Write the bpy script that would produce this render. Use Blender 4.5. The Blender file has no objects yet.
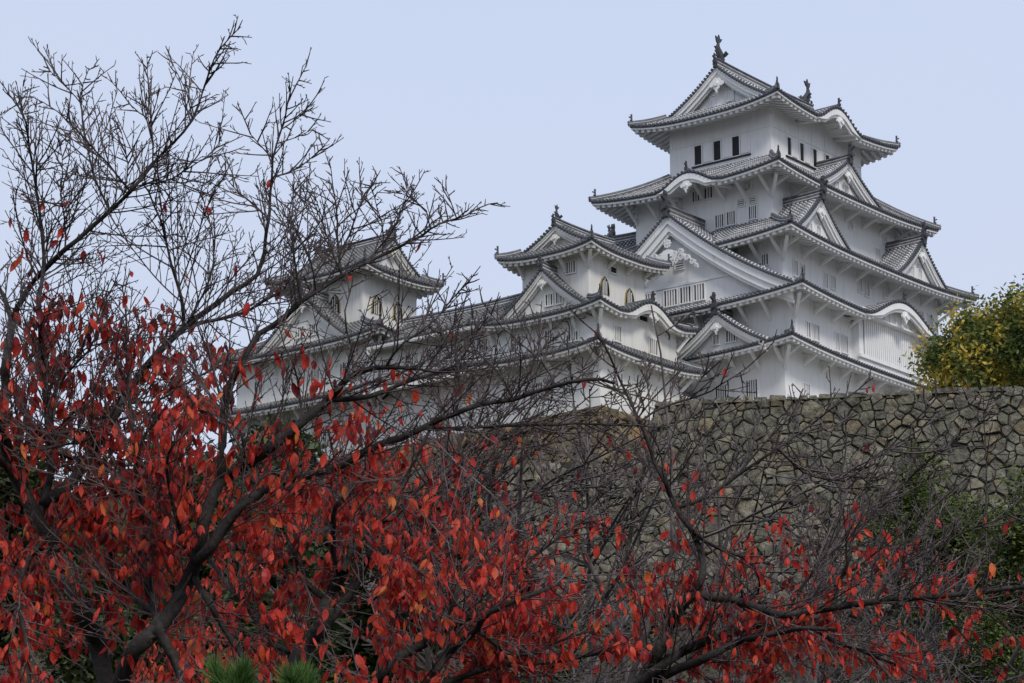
import bpy, math, random
import numpy as np
from mathutils import Vector

R = math.radians
rnd = random.Random(7)
nr = np.random.default_rng(11)
scene = bpy.context.scene
col = scene.collection

# ---------------------------------------------------------------- camera, sky, sun, exposure
F_PX, PITCH, YAW = 2595.93, 0.2539261, 0.6769221
CAM = np.array([-166.3527, -107.6085, 1.6])
ZK = 54.643                                   # height of the keep's own zero above the ground at the camera
fwd = np.array([math.cos(YAW)*math.cos(PITCH), math.sin(YAW)*math.cos(PITCH), math.sin(PITCH)])
rgt = np.array([math.sin(YAW), -math.cos(YAW), 0.0])
upv = np.cross(rgt, fwd)
cam_d = bpy.data.cameras.new("camera")
cam_d.sensor_width = 36.0
cam_d.lens = F_PX*36.0/1024
cam_d.clip_start = 0.5
cam_d.clip_end = 30000
cam = bpy.data.objects.new("camera", cam_d)
col.objects.link(cam)
cam.location = CAM
cam.rotation_euler = (R(90)+PITCH, 0, YAW-R(90))
scene.camera = cam

SUN_EL, SUN_AZ = R(45), R(-122)               # high veiled sun, from the right behind the camera
world = bpy.data.worlds.new("World")
scene.world = world
world.use_nodes = True
nt = world.node_tree
nt.nodes.clear()
wo = nt.nodes.new('ShaderNodeOutputWorld')
bg = nt.nodes.new('ShaderNodeBackground')
sky = nt.nodes.new('ShaderNodeTexSky')
sky.sky_type = 'NISHITA'
sky.sun_disc = False
sky.sun_elevation = SUN_EL
sky.sun_rotation = R(90)-SUN_AZ
sky.dust_density = 4.0
mixw = nt.nodes.new('ShaderNodeMix')
mixw.data_type = 'RGBA'
mixw.inputs[0].default_value = 0.9
tcw = nt.nodes.new('ShaderNodeTexCoord')
mp = nt.nodes.new('ShaderNodeMapping')
mp.inputs['Scale'].default_value = (1.2, 1.2, 3.0)
nz = nt.nodes.new('ShaderNodeTexNoise')
nz.inputs['Scale'].default_value = 1.6
nz.inputs['Detail'].default_value = 3
crw = nt.nodes.new('ShaderNodeValToRGB')
crw.color_ramp.elements[0].position = 0.2
crw.color_ramp.elements[0].color = (5.65, 6.5, 8.5, 1)
crw.color_ramp.elements[1].position = 0.9
crw.color_ramp.elements[1].color = (6.25, 6.75, 7.95, 1)
nt.links.new(tcw.outputs['Generated'], mp.inputs['Vector'])
nt.links.new(mp.outputs[0], nz.inputs['Vector'])
sepw = nt.nodes.new('ShaderNodeSeparateXYZ')
nt.links.new(tcw.outputs['Generated'], sepw.inputs[0])
mrw = nt.nodes.new('ShaderNodeMapRange')
mrw.inputs['From Min'].default_value = .10
mrw.inputs['From Max'].default_value = .42
mrw.inputs['To Min'].default_value = .62
mrw.inputs['To Max'].default_value = 0.
nt.links.new(sepw.outputs['Z'], mrw.inputs['Value'])
maw = nt.nodes.new('ShaderNodeMath')
maw.operation = 'MULTIPLY_ADD'
maw.inputs[1].default_value = .55
nt.links.new(nz.outputs['Fac'], maw.inputs[0])
nt.links.new(mrw.outputs[0], maw.inputs[2])
nt.links.new(maw.outputs[0], crw.inputs[0])
nt.links.new(sky.outputs[0], mixw.inputs[6])
nt.links.new(crw.outputs[0], mixw.inputs[7])
nt.links.new(mixw.outputs[2], bg.inputs['Color'])
nt.links.new(bg.outputs[0], wo.inputs['Surface'])
bg.inputs['Strength'].default_value = 0.078

sun_d = bpy.data.lights.new("sun", 'SUN')
sun_d.energy = 1.5
sun_d.angle = R(14)
sun_d.color = (1.0, 0.95, 0.88)
sun = bpy.data.objects.new("sun", sun_d)
col.objects.link(sun)
sv = Vector((math.cos(SUN_EL)*math.cos(SUN_AZ), math.cos(SUN_EL)*math.sin(SUN_AZ), math.sin(SUN_EL)))
sun.rotation_euler = sv.to_track_quat('Z', 'Y').to_euler()
sun.location = (0, 0, 120)

scene.view_settings.view_transform = 'Standard'
scene.view_settings.look = 'None'
scene.view_settings.exposure = 0.52
scene.view_settings.gamma = 1.0
scene.render.resolution_x = 1024
scene.render.resolution_y = 683


def at(px, py, d):
    """world point seen at pixel (px,py) at axial distance d"""
    return CAM + (fwd + rgt*(px-512)/F_PX + upv*(341.5-py)/F_PX)*d


def pix(P):
    P = np.atleast_2d(P) - CAM
    z = P@fwd
    return np.stack([512+F_PX*(P@rgt)/z, 341.5-F_PX*(P@upv)/z, z], 1)


# ---------------------------------------------------------------- materials
def mat(name):
    m = bpy.data.materials.new(name)
    m.use_nodes = True
    nt = m.node_tree
    b = nt.nodes['Principled BSDF']
    b.inputs['Specular IOR Level'].default_value = 0.25
    return m, nt, b


def nd(nt, t, **k):
    n = nt.nodes.new(t)
    for a, v in k.items():
        setattr(n, a, v)
    return n


def ramp(nt, stops, inp):
    r = nd(nt, 'ShaderNodeValToRGB')
    e = r.color_ramp.elements
    while len(e) < len(stops):
        e.new(0.5)
    for i, (p, c) in enumerate(stops):
        e[i].position = p
        e[i].color = (c[0], c[1], c[2], 1)
    nt.links.new(inp, r.inputs[0])
    return r.outputs[0]


def noise(nt, scale, detail=4, rough=.55, vec=None, dist=0):
    n = nd(nt, 'ShaderNodeTexNoise')
    n.inputs['Scale'].default_value = scale
    n.inputs['Detail'].default_value = detail
    n.inputs['Roughness'].default_value = rough
    n.inputs['Distortion'].default_value = dist
    if vec is None:
        tc = nd(nt, 'ShaderNodeTexCoord')
        vec = tc.outputs['Object']
    nt.links.new(vec, n.inputs['Vector'])
    return n.outputs['Fac']


def bump(nt, b, h, dist, strength=1.):
    n = nd(nt, 'ShaderNodeBump')
    n.inputs['Distance'].default_value = dist
    n.inputs['Strength'].default_value = strength
    nt.links.new(h, n.inputs['Height'])
    nt.links.new(n.outputs[0], b.inputs['Normal'])


def mix(nt, a, b_, f, mode='MIX'):
    m = nd(nt, 'ShaderNodeMix', data_type='RGBA', blend_type=mode)
    for s, v in ((6, a), (7, b_), (0, f)):
        if hasattr(v, 'links'):
            nt.links.new(v, m.inputs[s])
        elif s == 0:
            m.inputs[s].default_value = v
        else:
            m.inputs[s].default_value = (v[0], v[1], v[2], 1)
    return m.outputs[2]


def mk_plaster():
    m, nt, b = mat('white_plaster')
    tc = nd(nt, 'ShaderNodeTexCoord')
    mp = nd(nt, 'ShaderNodeMapping')
    mp.inputs['Scale'].default_value = (1.6, 1.6, .18)
    nt.links.new(tc.outputs['Object'], mp.inputs['Vector'])
    streak = noise(nt, 1.5, 5, .65, mp.outputs[0])
    c1 = ramp(nt, [(.22, (.60, .595, .58)), (.42, (.75, .75, .74)), (.75, (.81, .81, .80))], streak)
    c2 = ramp(nt, [(.3, (.95, .95, .95)), (.6, (1, 1, 1))], noise(nt, .35, 3))
    nt.links.new(mix(nt, c1, c2, 1., 'MULTIPLY'), b.inputs['Base Color'])
    b.inputs['Roughness'].default_value = .85
    return m


def mk_cream():
    m, nt, b = mat('aged_plaster')
    tc = nd(nt, 'ShaderNodeTexCoord')
    mp = nd(nt, 'ShaderNodeMapping')
    mp.inputs['Scale'].default_value = (1.6, 1.6, .2)
    nt.links.new(tc.outputs['Object'], mp.inputs['Vector'])
    c1 = ramp(nt, [(.25, (.48, .47, .43)), (.45, (.66, .65, .61)), (.75, (.74, .73, .70))], noise(nt, 1.3, 6, .7, mp.outputs[0]))
    nt.links.new(c1, b.inputs['Base Color'])
    b.inputs['Roughness'].default_value = .9
    return m


def mk_tile(name, dark, joint, jw, pos=.33):
    """round roof tiles: dark clay with white plaster at every joint (tv = distance down the slope)"""
    m, nt, b = mat(name)
    at_ = nd(nt, 'ShaderNodeAttribute', attribute_name='tv')
    mo = nd(nt, 'ShaderNodeMath', operation='FRACT')
    dv = nd(nt, 'ShaderNodeMath', operation='DIVIDE')
    dv.inputs[1].default_value = pos
    nt.links.new(at_.outputs['Fac'], dv.inputs[0])
    nt.links.new(dv.outputs[0], mo.inputs[0])
    lt = nd(nt, 'ShaderNodeMath', operation='LESS_THAN')
    lt.inputs[1].default_value = jw
    nt.links.new(mo.outputs[0], lt.inputs[0])
    wear = ramp(nt, [(.35, (.75,)*3), (.7, (1.25,)*3)], noise(nt, 1.1, 4))
    fine = ramp(nt, [(.3, (.75,)*3), (.7, (1.2,)*3)], noise(nt, 6, 2))
    c = mix(nt, dark, joint, lt.outputs[0])
    c = mix(nt, c, wear, 1., 'MULTIPLY')
    c = mix(nt, c, fine, 1., 'MULTIPLY')
    nt.links.new(c, b.inputs['Base Color'])
    b.inputs['Roughness'].default_value = .6
    return m


def mk_flat(name, c, rough=.8, var=.2, sc=3.):
    m, nt, b = mat(name)
    r_ = ramp(nt, [(.3, [x*(1-var) for x in c]), (.7, [min(1, x*(1+var)) for x in c])], noise(nt, sc, 4))
    nt.links.new(r_, b.inputs['Base Color'])
    b.inputs['Roughness'].default_value = rough
    return m


def mk_island(name, stops, rough=.6, trans=0., var=None, nsc=3., bmp=0.):
    m, nt, b = mat(name)
    g = nd(nt, 'ShaderNodeNewGeometry')
    c = ramp(nt, stops, g.outputs['Random Per Island'])
    if var:
        c = mix(nt, c, ramp(nt, [(.3, (1-var,)*3), (.7, (1+var*.6,)*3)], noise(nt, nsc, 6, .65)), 1., 'MULTIPLY')
    nt.links.new(c, b.inputs['Base Color'])
    b.inputs['Roughness'].default_value = rough
    if bmp:
        bump(nt, b, noise(nt, nsc*1.5, 6, .7), bmp)
    if trans:
        tl = nd(nt, 'ShaderNodeBsdfTranslucent')
        nt.links.new(c, tl.inputs['Color'])
        ms = nd(nt, 'ShaderNodeMixShader')
        ms.inputs[0].default_value = trans
        out = nt.nodes['Material Output']
        nt.links.new(b.outputs[0], ms.inputs[1])
        nt.links.new(tl.outputs[0], ms.inputs[2])
        nt.links.new(ms.outputs[0], out.inputs['Surface'])
    return m


def mk_cluster(name, stops, sc, share, rough, trans):
    m, nt, b = mat(name)
    g = nd(nt, 'ShaderNodeNewGeometry')
    n = noise(nt, sc, 2)
    mr = nd(nt, 'ShaderNodeMapRange')
    mr.inputs['From Min'].default_value = .36
    mr.inputs['From Max'].default_value = .66
    nt.links.new(n, mr.inputs['Value'])
    mx = nd(nt, 'ShaderNodeMix', data_type='FLOAT')
    mx.inputs[0].default_value = share
    nt.links.new(g.outputs['Random Per Island'], mx.inputs[2])
    nt.links.new(mr.outputs[0], mx.inputs[3])
    c = ramp(nt, stops, mx.outputs[0])
    nt.links.new(c, b.inputs['Base Color'])
    b.inputs['Roughness'].default_value = rough
    tl = nd(nt, 'ShaderNodeBsdfTranslucent')
    nt.links.new(c, tl.inputs['Color'])
    ms = nd(nt, 'ShaderNodeMixShader')
    ms.inputs[0].default_value = trans
    nt.links.new(b.outputs[0], ms.inputs[1])
    nt.links.new(tl.outputs[0], ms.inputs[2])
    nt.links.new(ms.outputs[0], nt.nodes['Material Output'].inputs['Surface'])
    return m


def mk_bark(name, c0, c1, sc=30.):
    m, nt, b = mat(name)
    n1 = noise(nt, sc, 6, .7)
    c = ramp(nt, [(.35, c0), (.62, c1), (.78, [x*1.9 for x in c1])], n1)
    c = mix(nt, c, ramp(nt, [(.4, (.7,)*3), (.65, (1.3,)*3)], noise(nt, 3., 3)), 1., 'MULTIPLY')
    nt.links.new(c, b.inputs['Base Color'])
    b.inputs['Roughness'].default_value = .8
    bump(nt, b, n1, .01)
    return m


M = dict(
    plaster=mk_plaster(), cream=mk_cream(),
    rib=mk_tile('ribbed_roof_tile', (.135, .14, .152), (.68, .68, .68), .28),
    rib_old=mk_tile('weathered_roof_tile', (.10, .10, .10), (.34, .34, .33), .2),
    ridge=mk_flat('ridge_tile', (.12, .124, .135), .7, .35, 2.2),
    jointplaster=mk_flat('joint_plaster', (.5, .5, .5), .8, .3, 3.),
    pan=mk_flat('pan_roof_tile', (.15, .155, .17), .7),
    pan_old=mk_flat('weathered_pan_tile', (.11, .11, .108), .8),
    cap=mk_flat('tile_end', (.078, .082, .092), .6),
    ornament=mk_flat('dark_clay_ornament', (.055, .058, .066), .6),
    dark=mk_flat('dark_opening', (.012, .012, .014), .5),
    beam=mk_flat('dark_timber', (.04, .035, .032), .7),
    gold=mk_flat('gilded_frame', (.33, .25, .10), .5),
    black=mk_flat('black_lacquer', (.02, .02, .02), .4),
    stone=mk_island('grey_green_wall_stone', [(0, (.14, .134, .105)), (.3, (.25, .238, .18)), (.55, (.195, .187, .15)), (.8, (.30, .27, .195)), (.93, (.24, .198, .13)), (1, (.33, .32, .265))], .9, var=.8, nsc=2.6, bmp=.35),
    stone_ochre=mk_island('ochre_base_stone', [(0, (.12, .10, .06)), (.4, (.19, .145, .08)), (.7, (.16, .135, .095)), (1, (.27, .165, .075))], .9, var=.6, nsc=2., bmp=.15),
    joint=mk_flat('wall_joint_dark_earth', (.035, .033, .027), .95),  # dark earth core showing in the joints between the stones
    gravel=mk_flat('pale_gravel', (.42, .40, .36), .95, .15, .8),
    ground=mk_flat('leafy_earth', (.035, .032, .02), .95, .5, .6),
    bark=mk_bark('cherry_bark', (.013, .011, .010), (.042, .036, .033)),
    twig=mk_bark('cherry_twig', (.05, .038, .036), (.115, .088, .084), 12.),
    greytwig=mk_bark('grey_twig', (.05, .04, .038), (.125, .103, .098), 8.),
    redleaf=mk_island('red_leaf', [(0, (.10, .016, .022)), (.12, (.27, .022, .026)), (.30, (.52, .042, .034)), (.80, (.70, .075, .044)), (.95, (.68, .105, .042)), (1, (.68, .20, .05))], .45, .42, .3, 25.),
    farleaf=mk_island('far_red_leaf', [(0, (.11, .02, .02)), (.3, (.34, .036, .026)), (.8, (.54, .072, .034)), (1, (.58, .14, .036))], .5, .4, .25, 20.),
    rustleaf=mk_island('rust_leaf', [(0, (.08, .03, .015)), (.5, (.16, .06, .03)), (1, (.25, .10, .04))], .6, .2),
    green=mk_island('dark_evergreen_leaf', [(0, (.012, .022, .008)), (.5, (.03, .05, .014)), (.85, (.06, .09, .022)), (1, (.10, .13, .03))], .5, .2),
    pine=mk_island('pine_needle', [(0, (.03, .075, .018)), (.5, (.07, .15, .035)), (1, (.13, .22, .05))], .5, .2),
    shrubgreen=mk_island('shrub_leaf', [(0, (.025, .042, .010)), (.5, (.075, .105, .026)), (1, (.16, .20, .045))], .5, .25),
    gingko=mk_cluster('yellowing_leaf', [(.1, (.06, .09, .025)), (.38, (.13, .165, .038)), (.55, (.28, .25, .045)), (.70, (.58, .42, .065)), (1, (.68, .48, .07))], .75, .72, .5, .3),
    undergrowth=mk_island('undergrowth_leaf', [(0, (.035, .03, .02)), (.5, (.07, .06, .035)), (1, (.13, .09, .05))], .7, .1),
)


# ---------------------------------------------------------------- mesh building
class MB:
    def __init__(s):
        s.v, s.f, s.tv, s.n, s.mi, s.cur = [], [], [], 0, [], 0

    def add(s, vs, fs, tv=None):
        vs = [tuple(map(float, p)) for p in vs]
        s.v += vs
        s.f += [tuple(i+s.n for i in q) for q in fs]
        s.mi += [s.cur]*len(fs)
        s.tv += list(tv) if tv is not None else [0.2]*len(vs)
        s.n += len(vs)

    def hexa(s, c):
        """8 corners: bottom loop 0-3, top loop 4-7"""
        s.add(c, [(3, 2, 1, 0), (4, 5, 6, 7), (0, 1, 5, 4), (1, 2, 6, 5), (2, 3, 7, 6), (3, 0, 4, 7)])

    def box(s, x0, x1, y0, y1, z0, z1):
        s.hexa([(x0, y0, z0), (x1, y0, z0), (x1, y1, z0), (x0, y1, z0), (x0, y0, z1), (x1, y0, z1), (x1, y1, z1), (x0, y1, z1)])

    def merge(s, o, cur):
        s.cur = cur
        s.add(o.v, o.f, o.tv)
        s.cur = 0

    def bar(s, p, q, w, h, up=(0, 0, 1)):
        p, q, up = Vector(p), Vector(q), Vector(up)
        d = (q-p).normalized()
        a = d.cross(up)
        if a.length < 1e-4:
            a = d.cross(Vector((1, 0, 0)))
        a.normalize()
        b = a.cross(d)
        a, b = a*w/2, b*h/2
        s.hexa([p-a-b, p+a-b, q+a-b, q-a-b, p-a+b, p+a+b, q+a+b, q-a+b])

    def sweep(s, pts, prof, closed=True, caps=True):
        """prof: list of (side, up) offsets swept along pts, side is horizontal"""
        n, k = len(pts), len(prof)
        P = [Vector(p) for p in pts]
        vs, tv, L = [], [], 0.
        for i, p in enumerate(P):
            d = (P[min(i+1, n-1)]-P[max(i-1, 0)]).normalized()
            a = d.cross(Vector((0, 0, 1)))
            a = a.normalized() if a.length > 1e-4 else Vector((1, 0, 0))
            b = a.cross(d)
            if i:
                L += (P[i]-P[i-1]).length
            for (u, w) in prof:
                vs.append(p+a*u+b*w)
                tv.append(L)
        fs = []
        m = k if closed else k-1
        for i in range(n-1):
            for j in range(m):
                j2 = (j+1) % k
                fs.append((i*k+j, i*k+j2, (i+1)*k+j2, (i+1)*k+j))
        if caps:
            fs.append(tuple(range(k-1, -1, -1)))
            fs.append(tuple((n-1)*k+j for j in range(k)))
        s.add(vs, fs, tv)

    def grid(s, rows, tvs=None):
        n, m = len(rows), len(rows[0])
        vs = [p for r_ in rows for p in r_]
        tv = [t for r_ in tvs for t in r_] if tvs else None
        s.add(vs, [(i*m+j, i*m+j+1, (i+1)*m+j+1, (i+1)*m+j) for i in range(n-1) for j in range(m-1)], tv)

    def disc(s, c, n, r, k=7, depth=.12):
        c, n = Vector(c), Vector(n).normalized()
        a = n.cross(Vector((0, 0, 1)))
        a = a.normalized() if a.length > 1e-3 else Vector((1, 0, 0))
        b = a.cross(n)
        ring = [c+(a*math.cos(t*2*math.pi/k)+b*math.sin(t*2*math.pi/k))*r for t in range(k)]
        vs = [p for p in ring]+[p-n*depth for p in ring]
        s.add(vs, [tuple(range(k))]+[(j, (j+1) % k, (j+1) % k+k, j+k) for j in range(k)])

    def build(s, name, mats, parent=None, smooth=False, off=(0, 0, 0)):
        me = bpy.data.meshes.new(name)
        if isinstance(mats, str):
            mats = [mats]
        v = [(p[0]-off[0], p[1]-off[1], p[2]-off[2]) for p in s.v] if any(off) else s.v
        me.from_pydata(v, [], s.f)
        for q in mats:
            me.materials.append(M[q])
        if len(mats) > 1:
            me.polygons.foreach_set('material_index', s.mi)
        a = me.attributes.new('tv', 'FLOAT', 'POINT')
        a.data.foreach_set('value', np.array(s.tv, dtype=np.float32))
        if smooth:
            me.polygons.foreach_set('use_smooth', [True]*len(me.polygons))
        o = bpy.data.objects.new(name, me)
        col.objects.link(o)
        if parent:
            o.parent = parent
        return o


def np_mesh(name, V, Fq, matn, parent=None, smooth=False):
    """V (n,3) array, Fq (m,k) array of equal-sized faces (or list of such arrays)"""
    if not isinstance(Fq, list):
        Fq = [Fq]
    me = bpy.data.meshes.new(name)
    loops = np.concatenate([f.ravel() for f in Fq]).astype(np.int32)
    tot = np.concatenate([np.full(len(f), f.shape[1], np.int32) for f in Fq])
    start = np.concatenate([[0], np.cumsum(tot)[:-1]]).astype(np.int32)
    me.vertices.add(len(V))
    me.vertices.foreach_set('co', np.ascontiguousarray(V, dtype=np.float32).ravel())
    me.loops.add(len(loops))
    me.loops.foreach_set('vertex_index', loops)
    me.polygons.add(len(tot))
    me.polygons.foreach_set('loop_start', start)
    me.polygons.foreach_set('loop_total', tot)
    me.update(calc_edges=True)
    me.polygons.foreach_set('use_smooth', np.full(len(tot), smooth))
    me.materials.append(M[matn])
    o = bpy.data.objects.new(name, me)
    col.objects.link(o)
    if parent:
        o.parent = parent
    return o


def empty(name, loc, label, cat, group=None, kind=None):
    o = bpy.data.objects.new(name, None)
    o.empty_display_size = .5
    o.location = loc
    col.objects.link(o)
    tag(o, label, cat, group, kind)
    return o


def tag(o, label=None, cat=None, group=None, kind=None):
    if label: o['label'] = label
    if cat: o['category'] = cat
    if group: o['group'] = group
    if kind: o['kind'] = kind
    return o


# ---------------------------------------------------------------- castle building kit
SID = {'W': ((-1, 0), (0, -1)), 'S': ((0, -1), (1, 0)), 'E': ((1, 0), (0, 1)), 'N': ((0, 1), (-1, 0))}


def loc_fn(side):
    (nx, ny), (tx, ty) = SID[side]
    return lambda u, w, z: Vector((nx*w+tx*u, ny*w+ty*u, z))


def gcurve(t):
    return .70*t+.30*t*t


class Kara:
    def __init__(s, u0, h, H):
        s.u0, s.h, s.H = u0, h, H

    def __call__(s, u):
        x = abs(u-s.u0)/s.h
        if x >= 1: return 0.
        c = .5*(1+math.cos(math.pi*x))
        return s.H*c**.85


class Castle:
    """one tower; everything in the tower's own frame, then parented to its Empty"""
    def __init__(s, name, ox, oy, zbase, label, cat='castle tower', rib='rib', pan='pan', wall='plaster', group=None):
        s.root = empty(name, (ox, oy, zbase), label, cat, group)
        s.off = (0, 0, zbase)
        s.rib, s.pan, s.wallm = rib, pan, wall

    def put(s, mb, name, m, parent=None, smooth=False):
        return mb.build(name, m, parent or s.root, smooth, s.off)

    # --- a pent roof ring: outer half sizes, inner half sizes, eave height, rise, corner lift
    def skirt(s, outer, inner, z0, rise, lift, wall, kara={}, kext=0, sides='WSEN', hide=None, spacing=.36, brack=True, brk_sides='WS', drop=1.25, corner_fin=True):
        roof, eave, caps = MB(), MB(), MB()
        zsides = {}
        for sd in 'WSEN':
            P = loc_fn(sd)
            A, B = (outer[0], outer[1]) if sd in 'WE' else (outer[1], outer[0])
            a, b = (inner[0], inner[1]) if sd in 'WE' else (inner[1], inner[0])
            aw, bw = (wall[0], wall[1]) if sd in 'WE' else (wall[1], wall[0])
            K = kara.get(sd)

            def zf(u, q, A=A, B=B, a=a, b=b, K=K):
                v = min(1., abs(u)/max(.01, B-(B-b)*q))
                z = z0+rise*(.68*q+.32*q*q)+lift*v**2.7*(1-q)
                if K:
                    k = K(u)
                    if k > 0:
                        zk = z0+k+lift*v**2.7*(1-q)
                        d = z-zk
                        z = .5*(z+zk+math.sqrt(d*d+.02))-.07*math.exp(-8*abs(d))*0
                return z
            zsides[sd] = (zf, A, B, a, b, aw, bw)
            if sd not in sides:
                continue
            hid = (lambda u, w, z: hide(P(u, w, z))) if hide else (lambda u, w, z: False)
            # tile bed
            nu = max(24, int(B*2/.5)) if K else max(16, int(B))
            nq = 7
            rows = [[(lambda U, q: P(U, A-(A-a)*q, zf(U, q)-.03))((-1+2*i/nu)*(B-(B-b)*j/nq), j/nq) for i in range(nu+1)] for j in range(nq+1)]
            vs = [p for r_ in rows for p in r_]
            fs = []
            for j in range(nq):
                for i in range(nu):
                    k0 = j*(nu+1)+i
                    c = (vs[k0]+vs[k0+1]+vs[k0+nu+1]+vs[k0+nu+2])/4
                    if hide and hide(c): continue
                    fs.append((k0, k0+1, k0+nu+2, k0+nu+1))
            bed_v, bed_f = vs, fs
            roof.add(bed_v, [f_ + (0,) if False else f_ for f_ in bed_f], [.25]*len(bed_v))
            # ribs with end discs
            n = int(2*B/spacing)
            for i in range(n+1):
                u = -B+(i+.5)*(2*B)/(n+1)
                qe = 1. if abs(u) <= b else (B-abs(u))/max(.01, B-b)
                if qe < .04: continue
                ns = max(2, int(6*qe)+1)
                pts = []
                for j in range(ns+1):
                    q = qe*j/ns
                    w, z = A-(A-a)*q, zf(u, q)
                    if hid(u, w, z): 
                        if pts: break
                        continue
                    pts.append(P(u, w, z))
                if len(pts) < 2: continue
                roof.sweep(pts, [(-.095, -.03), (-.06, .075), (.06, .075), (.095, -.03)], closed=False, caps=False)
                if (pts[0]-P(u, A, zf(u, 0))).length < .01:
                    nrm = P(u, A+1, 0)-P(u, A, 0)
                    caps.disc(pts[0]+nrm*.04+Vector((0, 0, .02)), nrm, .115)
            if K and kext:
                # the cusped gable's barrel roof runs on into the slope above
                nn = 30
                us_ = [K.u0-K.h+2*K.h*i/nn for i in range(nn+1)]
                roof.grid([[P(u, a+.02, z0+K(u)-.03) for u in us_], [P(u, a-kext, z0+K(u)-.03) for u in us_]], [[.25]*(nn+1)]*2)
                for i in range(int(2*K.h/spacing)+1):
                    u = K.u0-K.h+(i+.5)*spacing
                    if K(u) > .2:
                        roof.sweep([P(u, a+.02, z0+K(u)), P(u, a-kext*.5, z0+K(u)), P(u, a-kext, z0+K(u))], [(-.095, -.03), (-.06, .075), (.06, .075), (.095, -.03)], closed=False, caps=False)
            # eave: fascia, soffit, rafters
            lim = lambda dist: B-(B-b)*dist/max(.01, (A-a))
            ne = max(24, int(B*4))
            zs = lambda u, dist: zf(u, 0)-.36+(.30 if not (K and K(u) > .05) else .12)*dist
            us = [-B+2*B*i/ne for i in range(ne+1)]
            def seg_ok(u): return not hid(u, A-.1, zf(u, 0))
            for i in range(ne):
                if not (seg_ok(us[i]) and seg_ok(us[i+1])): continue
                for (w0, w1, ta, tb) in ((A-.04, A-.22, -.035, -.15), (A-.10, A-.26, -.152, -.30)):
                    c = []
                    for (t_) in (tb, ta):
                        for (uu, ww) in ((us[i], w1), (us[i+1], w1), (us[i+1], w0), (us[i], w0)):
                            k_ = 1-(A-ww)/B
                            c.append(P(uu*k_, ww, zf(uu, 0)+t_))
                    (caps if ta > -.1 else eave).hexa(c)
            dw = A-aw
            if dw > .2:
                for i in range(ne):
                    u0_, u1_ = us[i], us[i+1]
                    if not (seg_ok(u0_) and seg_ok(u1_)): continue
                    k0, k1 = lim(.28)/B, lim(dw)/B
                    eave.add([P(u0_*k0, A-.2, zs(u0_, 0.2)), P(u1_*k0, A-.2, zs(u1_, .2)), P(u1_*k1, A-dw, zs(u1_, dw)), P(u0_*k1, A-dw, zs(u0_, dw))], [(0, 1, 2, 3)])
                nraf = int(2*B/.56)
                for i in range(nraf):
                    u = -B+.3+(i+.5)*(2*B-.6)/nraf
                    dmax = dw if abs(u) < lim(dw) else (B-abs(u))*(A-a)/max(.01, (B-b))
                    if dmax < .4 or not seg_ok(u): continue
                    d0 = .20
                    eave.bar(P(u, A-d0, zs(u, d0)-.07), P(u, A-dmax, zs(u, dmax)-.07), .27, .26)
        roof.merge(caps, 1)
        r_ = s.put(roof, 'roof', [s.rib, 'cap'])
        s.put(eave, 'eave', s.wallm, r_)
        # hip ridges and corner ornaments
        zf, A, B, a, b, _, _ = zsides['S']
        for sx in (-1, 1):
            for sy in (-1, 1):
                h = MB()
                pts = []
                for j in range(9):
                    q = j/8
                    p = Vector((sx*(outer[0]-(outer[0]-inner[0])*q), sy*(outer[1]-(outer[1]-inner[1])*q), z0+rise*(.68*q+.32*q*q)+lift*(1-q)+.12))
                    if hide and hide(p): break
                    pts.append(p)
                if len(pts) < 2: continue
                h.sweep(pts, [(-.17, -.12), (-.15, .16), (-.08, .27), (.08, .27), (.15, .16), (.17, -.12)])
                h.cur = 1
                h.sweep(pts, [(-.185, .02), (-.185, .07), (.185, .07), (.185, .02)])
                s.put(h, 'hip_ridge', ['ridge', 'jointplaster'], r_)
                if corner_fin:
                    s.finial(pts[0].lerp(pts[1], .5)+Vector((0, 0, .1)), (sx, sy), .58, r_, 'corner_ornament')
                    s.finial(pts[0]+Vector((sx*.05, sy*.05, -.08)), (sx, sy), .30, r_, 'corner_ornament')
        # brackets
        if brack:
            for sd in brk_sides:
                P = loc_fn(sd)
                zf, A, B, a, b, aw, bw = zsides[sd]
                K = kara.get(sd)
                dw = A-aw
                if dw < 1.2: continue
                k = max(2, int(round(2*bw/(2.0 if sd == 'W' else 2.5))))
                drp = drop if sd == 'W' else drop*.55
                for i in range(k+1):
                    u = -bw+.12+(2*bw-.24)*i/k
                    if hide and hide(P(u, A-.5, zf(u, 0))): continue
                    m = MB()
                    top = zf(u, 0)-.5+.2*dw*.5
                    out = dw*.62
                    m.bar(P(u, aw-.05, top-drp+.1), P(u, aw+out, top+.12), .20, .2)
                    m.bar(P(u, aw+.06, top-drp), P(u, aw+.06, top+.2), .22, .12, up=P(u, 1, 0)-P(u, 0, 0))
                    s.put(m, 'bracket', s.wallm)
                # lengthwise beam carried by the brackets
            for sx in (-1, 1):
                for sy in (-1,):
                    m = MB()
                    wx, wy = wall
                    zc = z0+lift*.7-.5
                    oc = min(1.25, .6*(outer[1]-wy))
                    m.bar((sx*wx, sy*wy, zc-drop-.1), (sx*(wx+oc), sy*(wy+oc), zc+.02), .24, .22)
                    s.put(m, 'bracket', s.wallm)
        zsides['kara'] = kara
        return r_, zsides

    def finial(s, p, d, sz, parent, name='ridge_finial', fish=False):
        """upright ridge-end tile: plate with shoulders, curling top and a spike, facing d"""
        m = MB()
        d = Vector((d[0], d[1], 0)).normalized()
        t = Vector((-d.y, d.x, 0))
        prof = [(-.26, 0), (-.36, .10), (-.24, .22), (-.27, .40), (-.15, .52), (-.15, .72), (-.08, .82), (-.07, 1.0), (-.12, 1.08), (-.03, 1.3), (.03, 1.3), (.12, 1.08), (.07, 1.0), (.08, .82), (.15, .72), (.15, .52), (.27, .40), (.24, .22), (.36, .10), (.26, 0)]
        n = len(prof)
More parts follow.
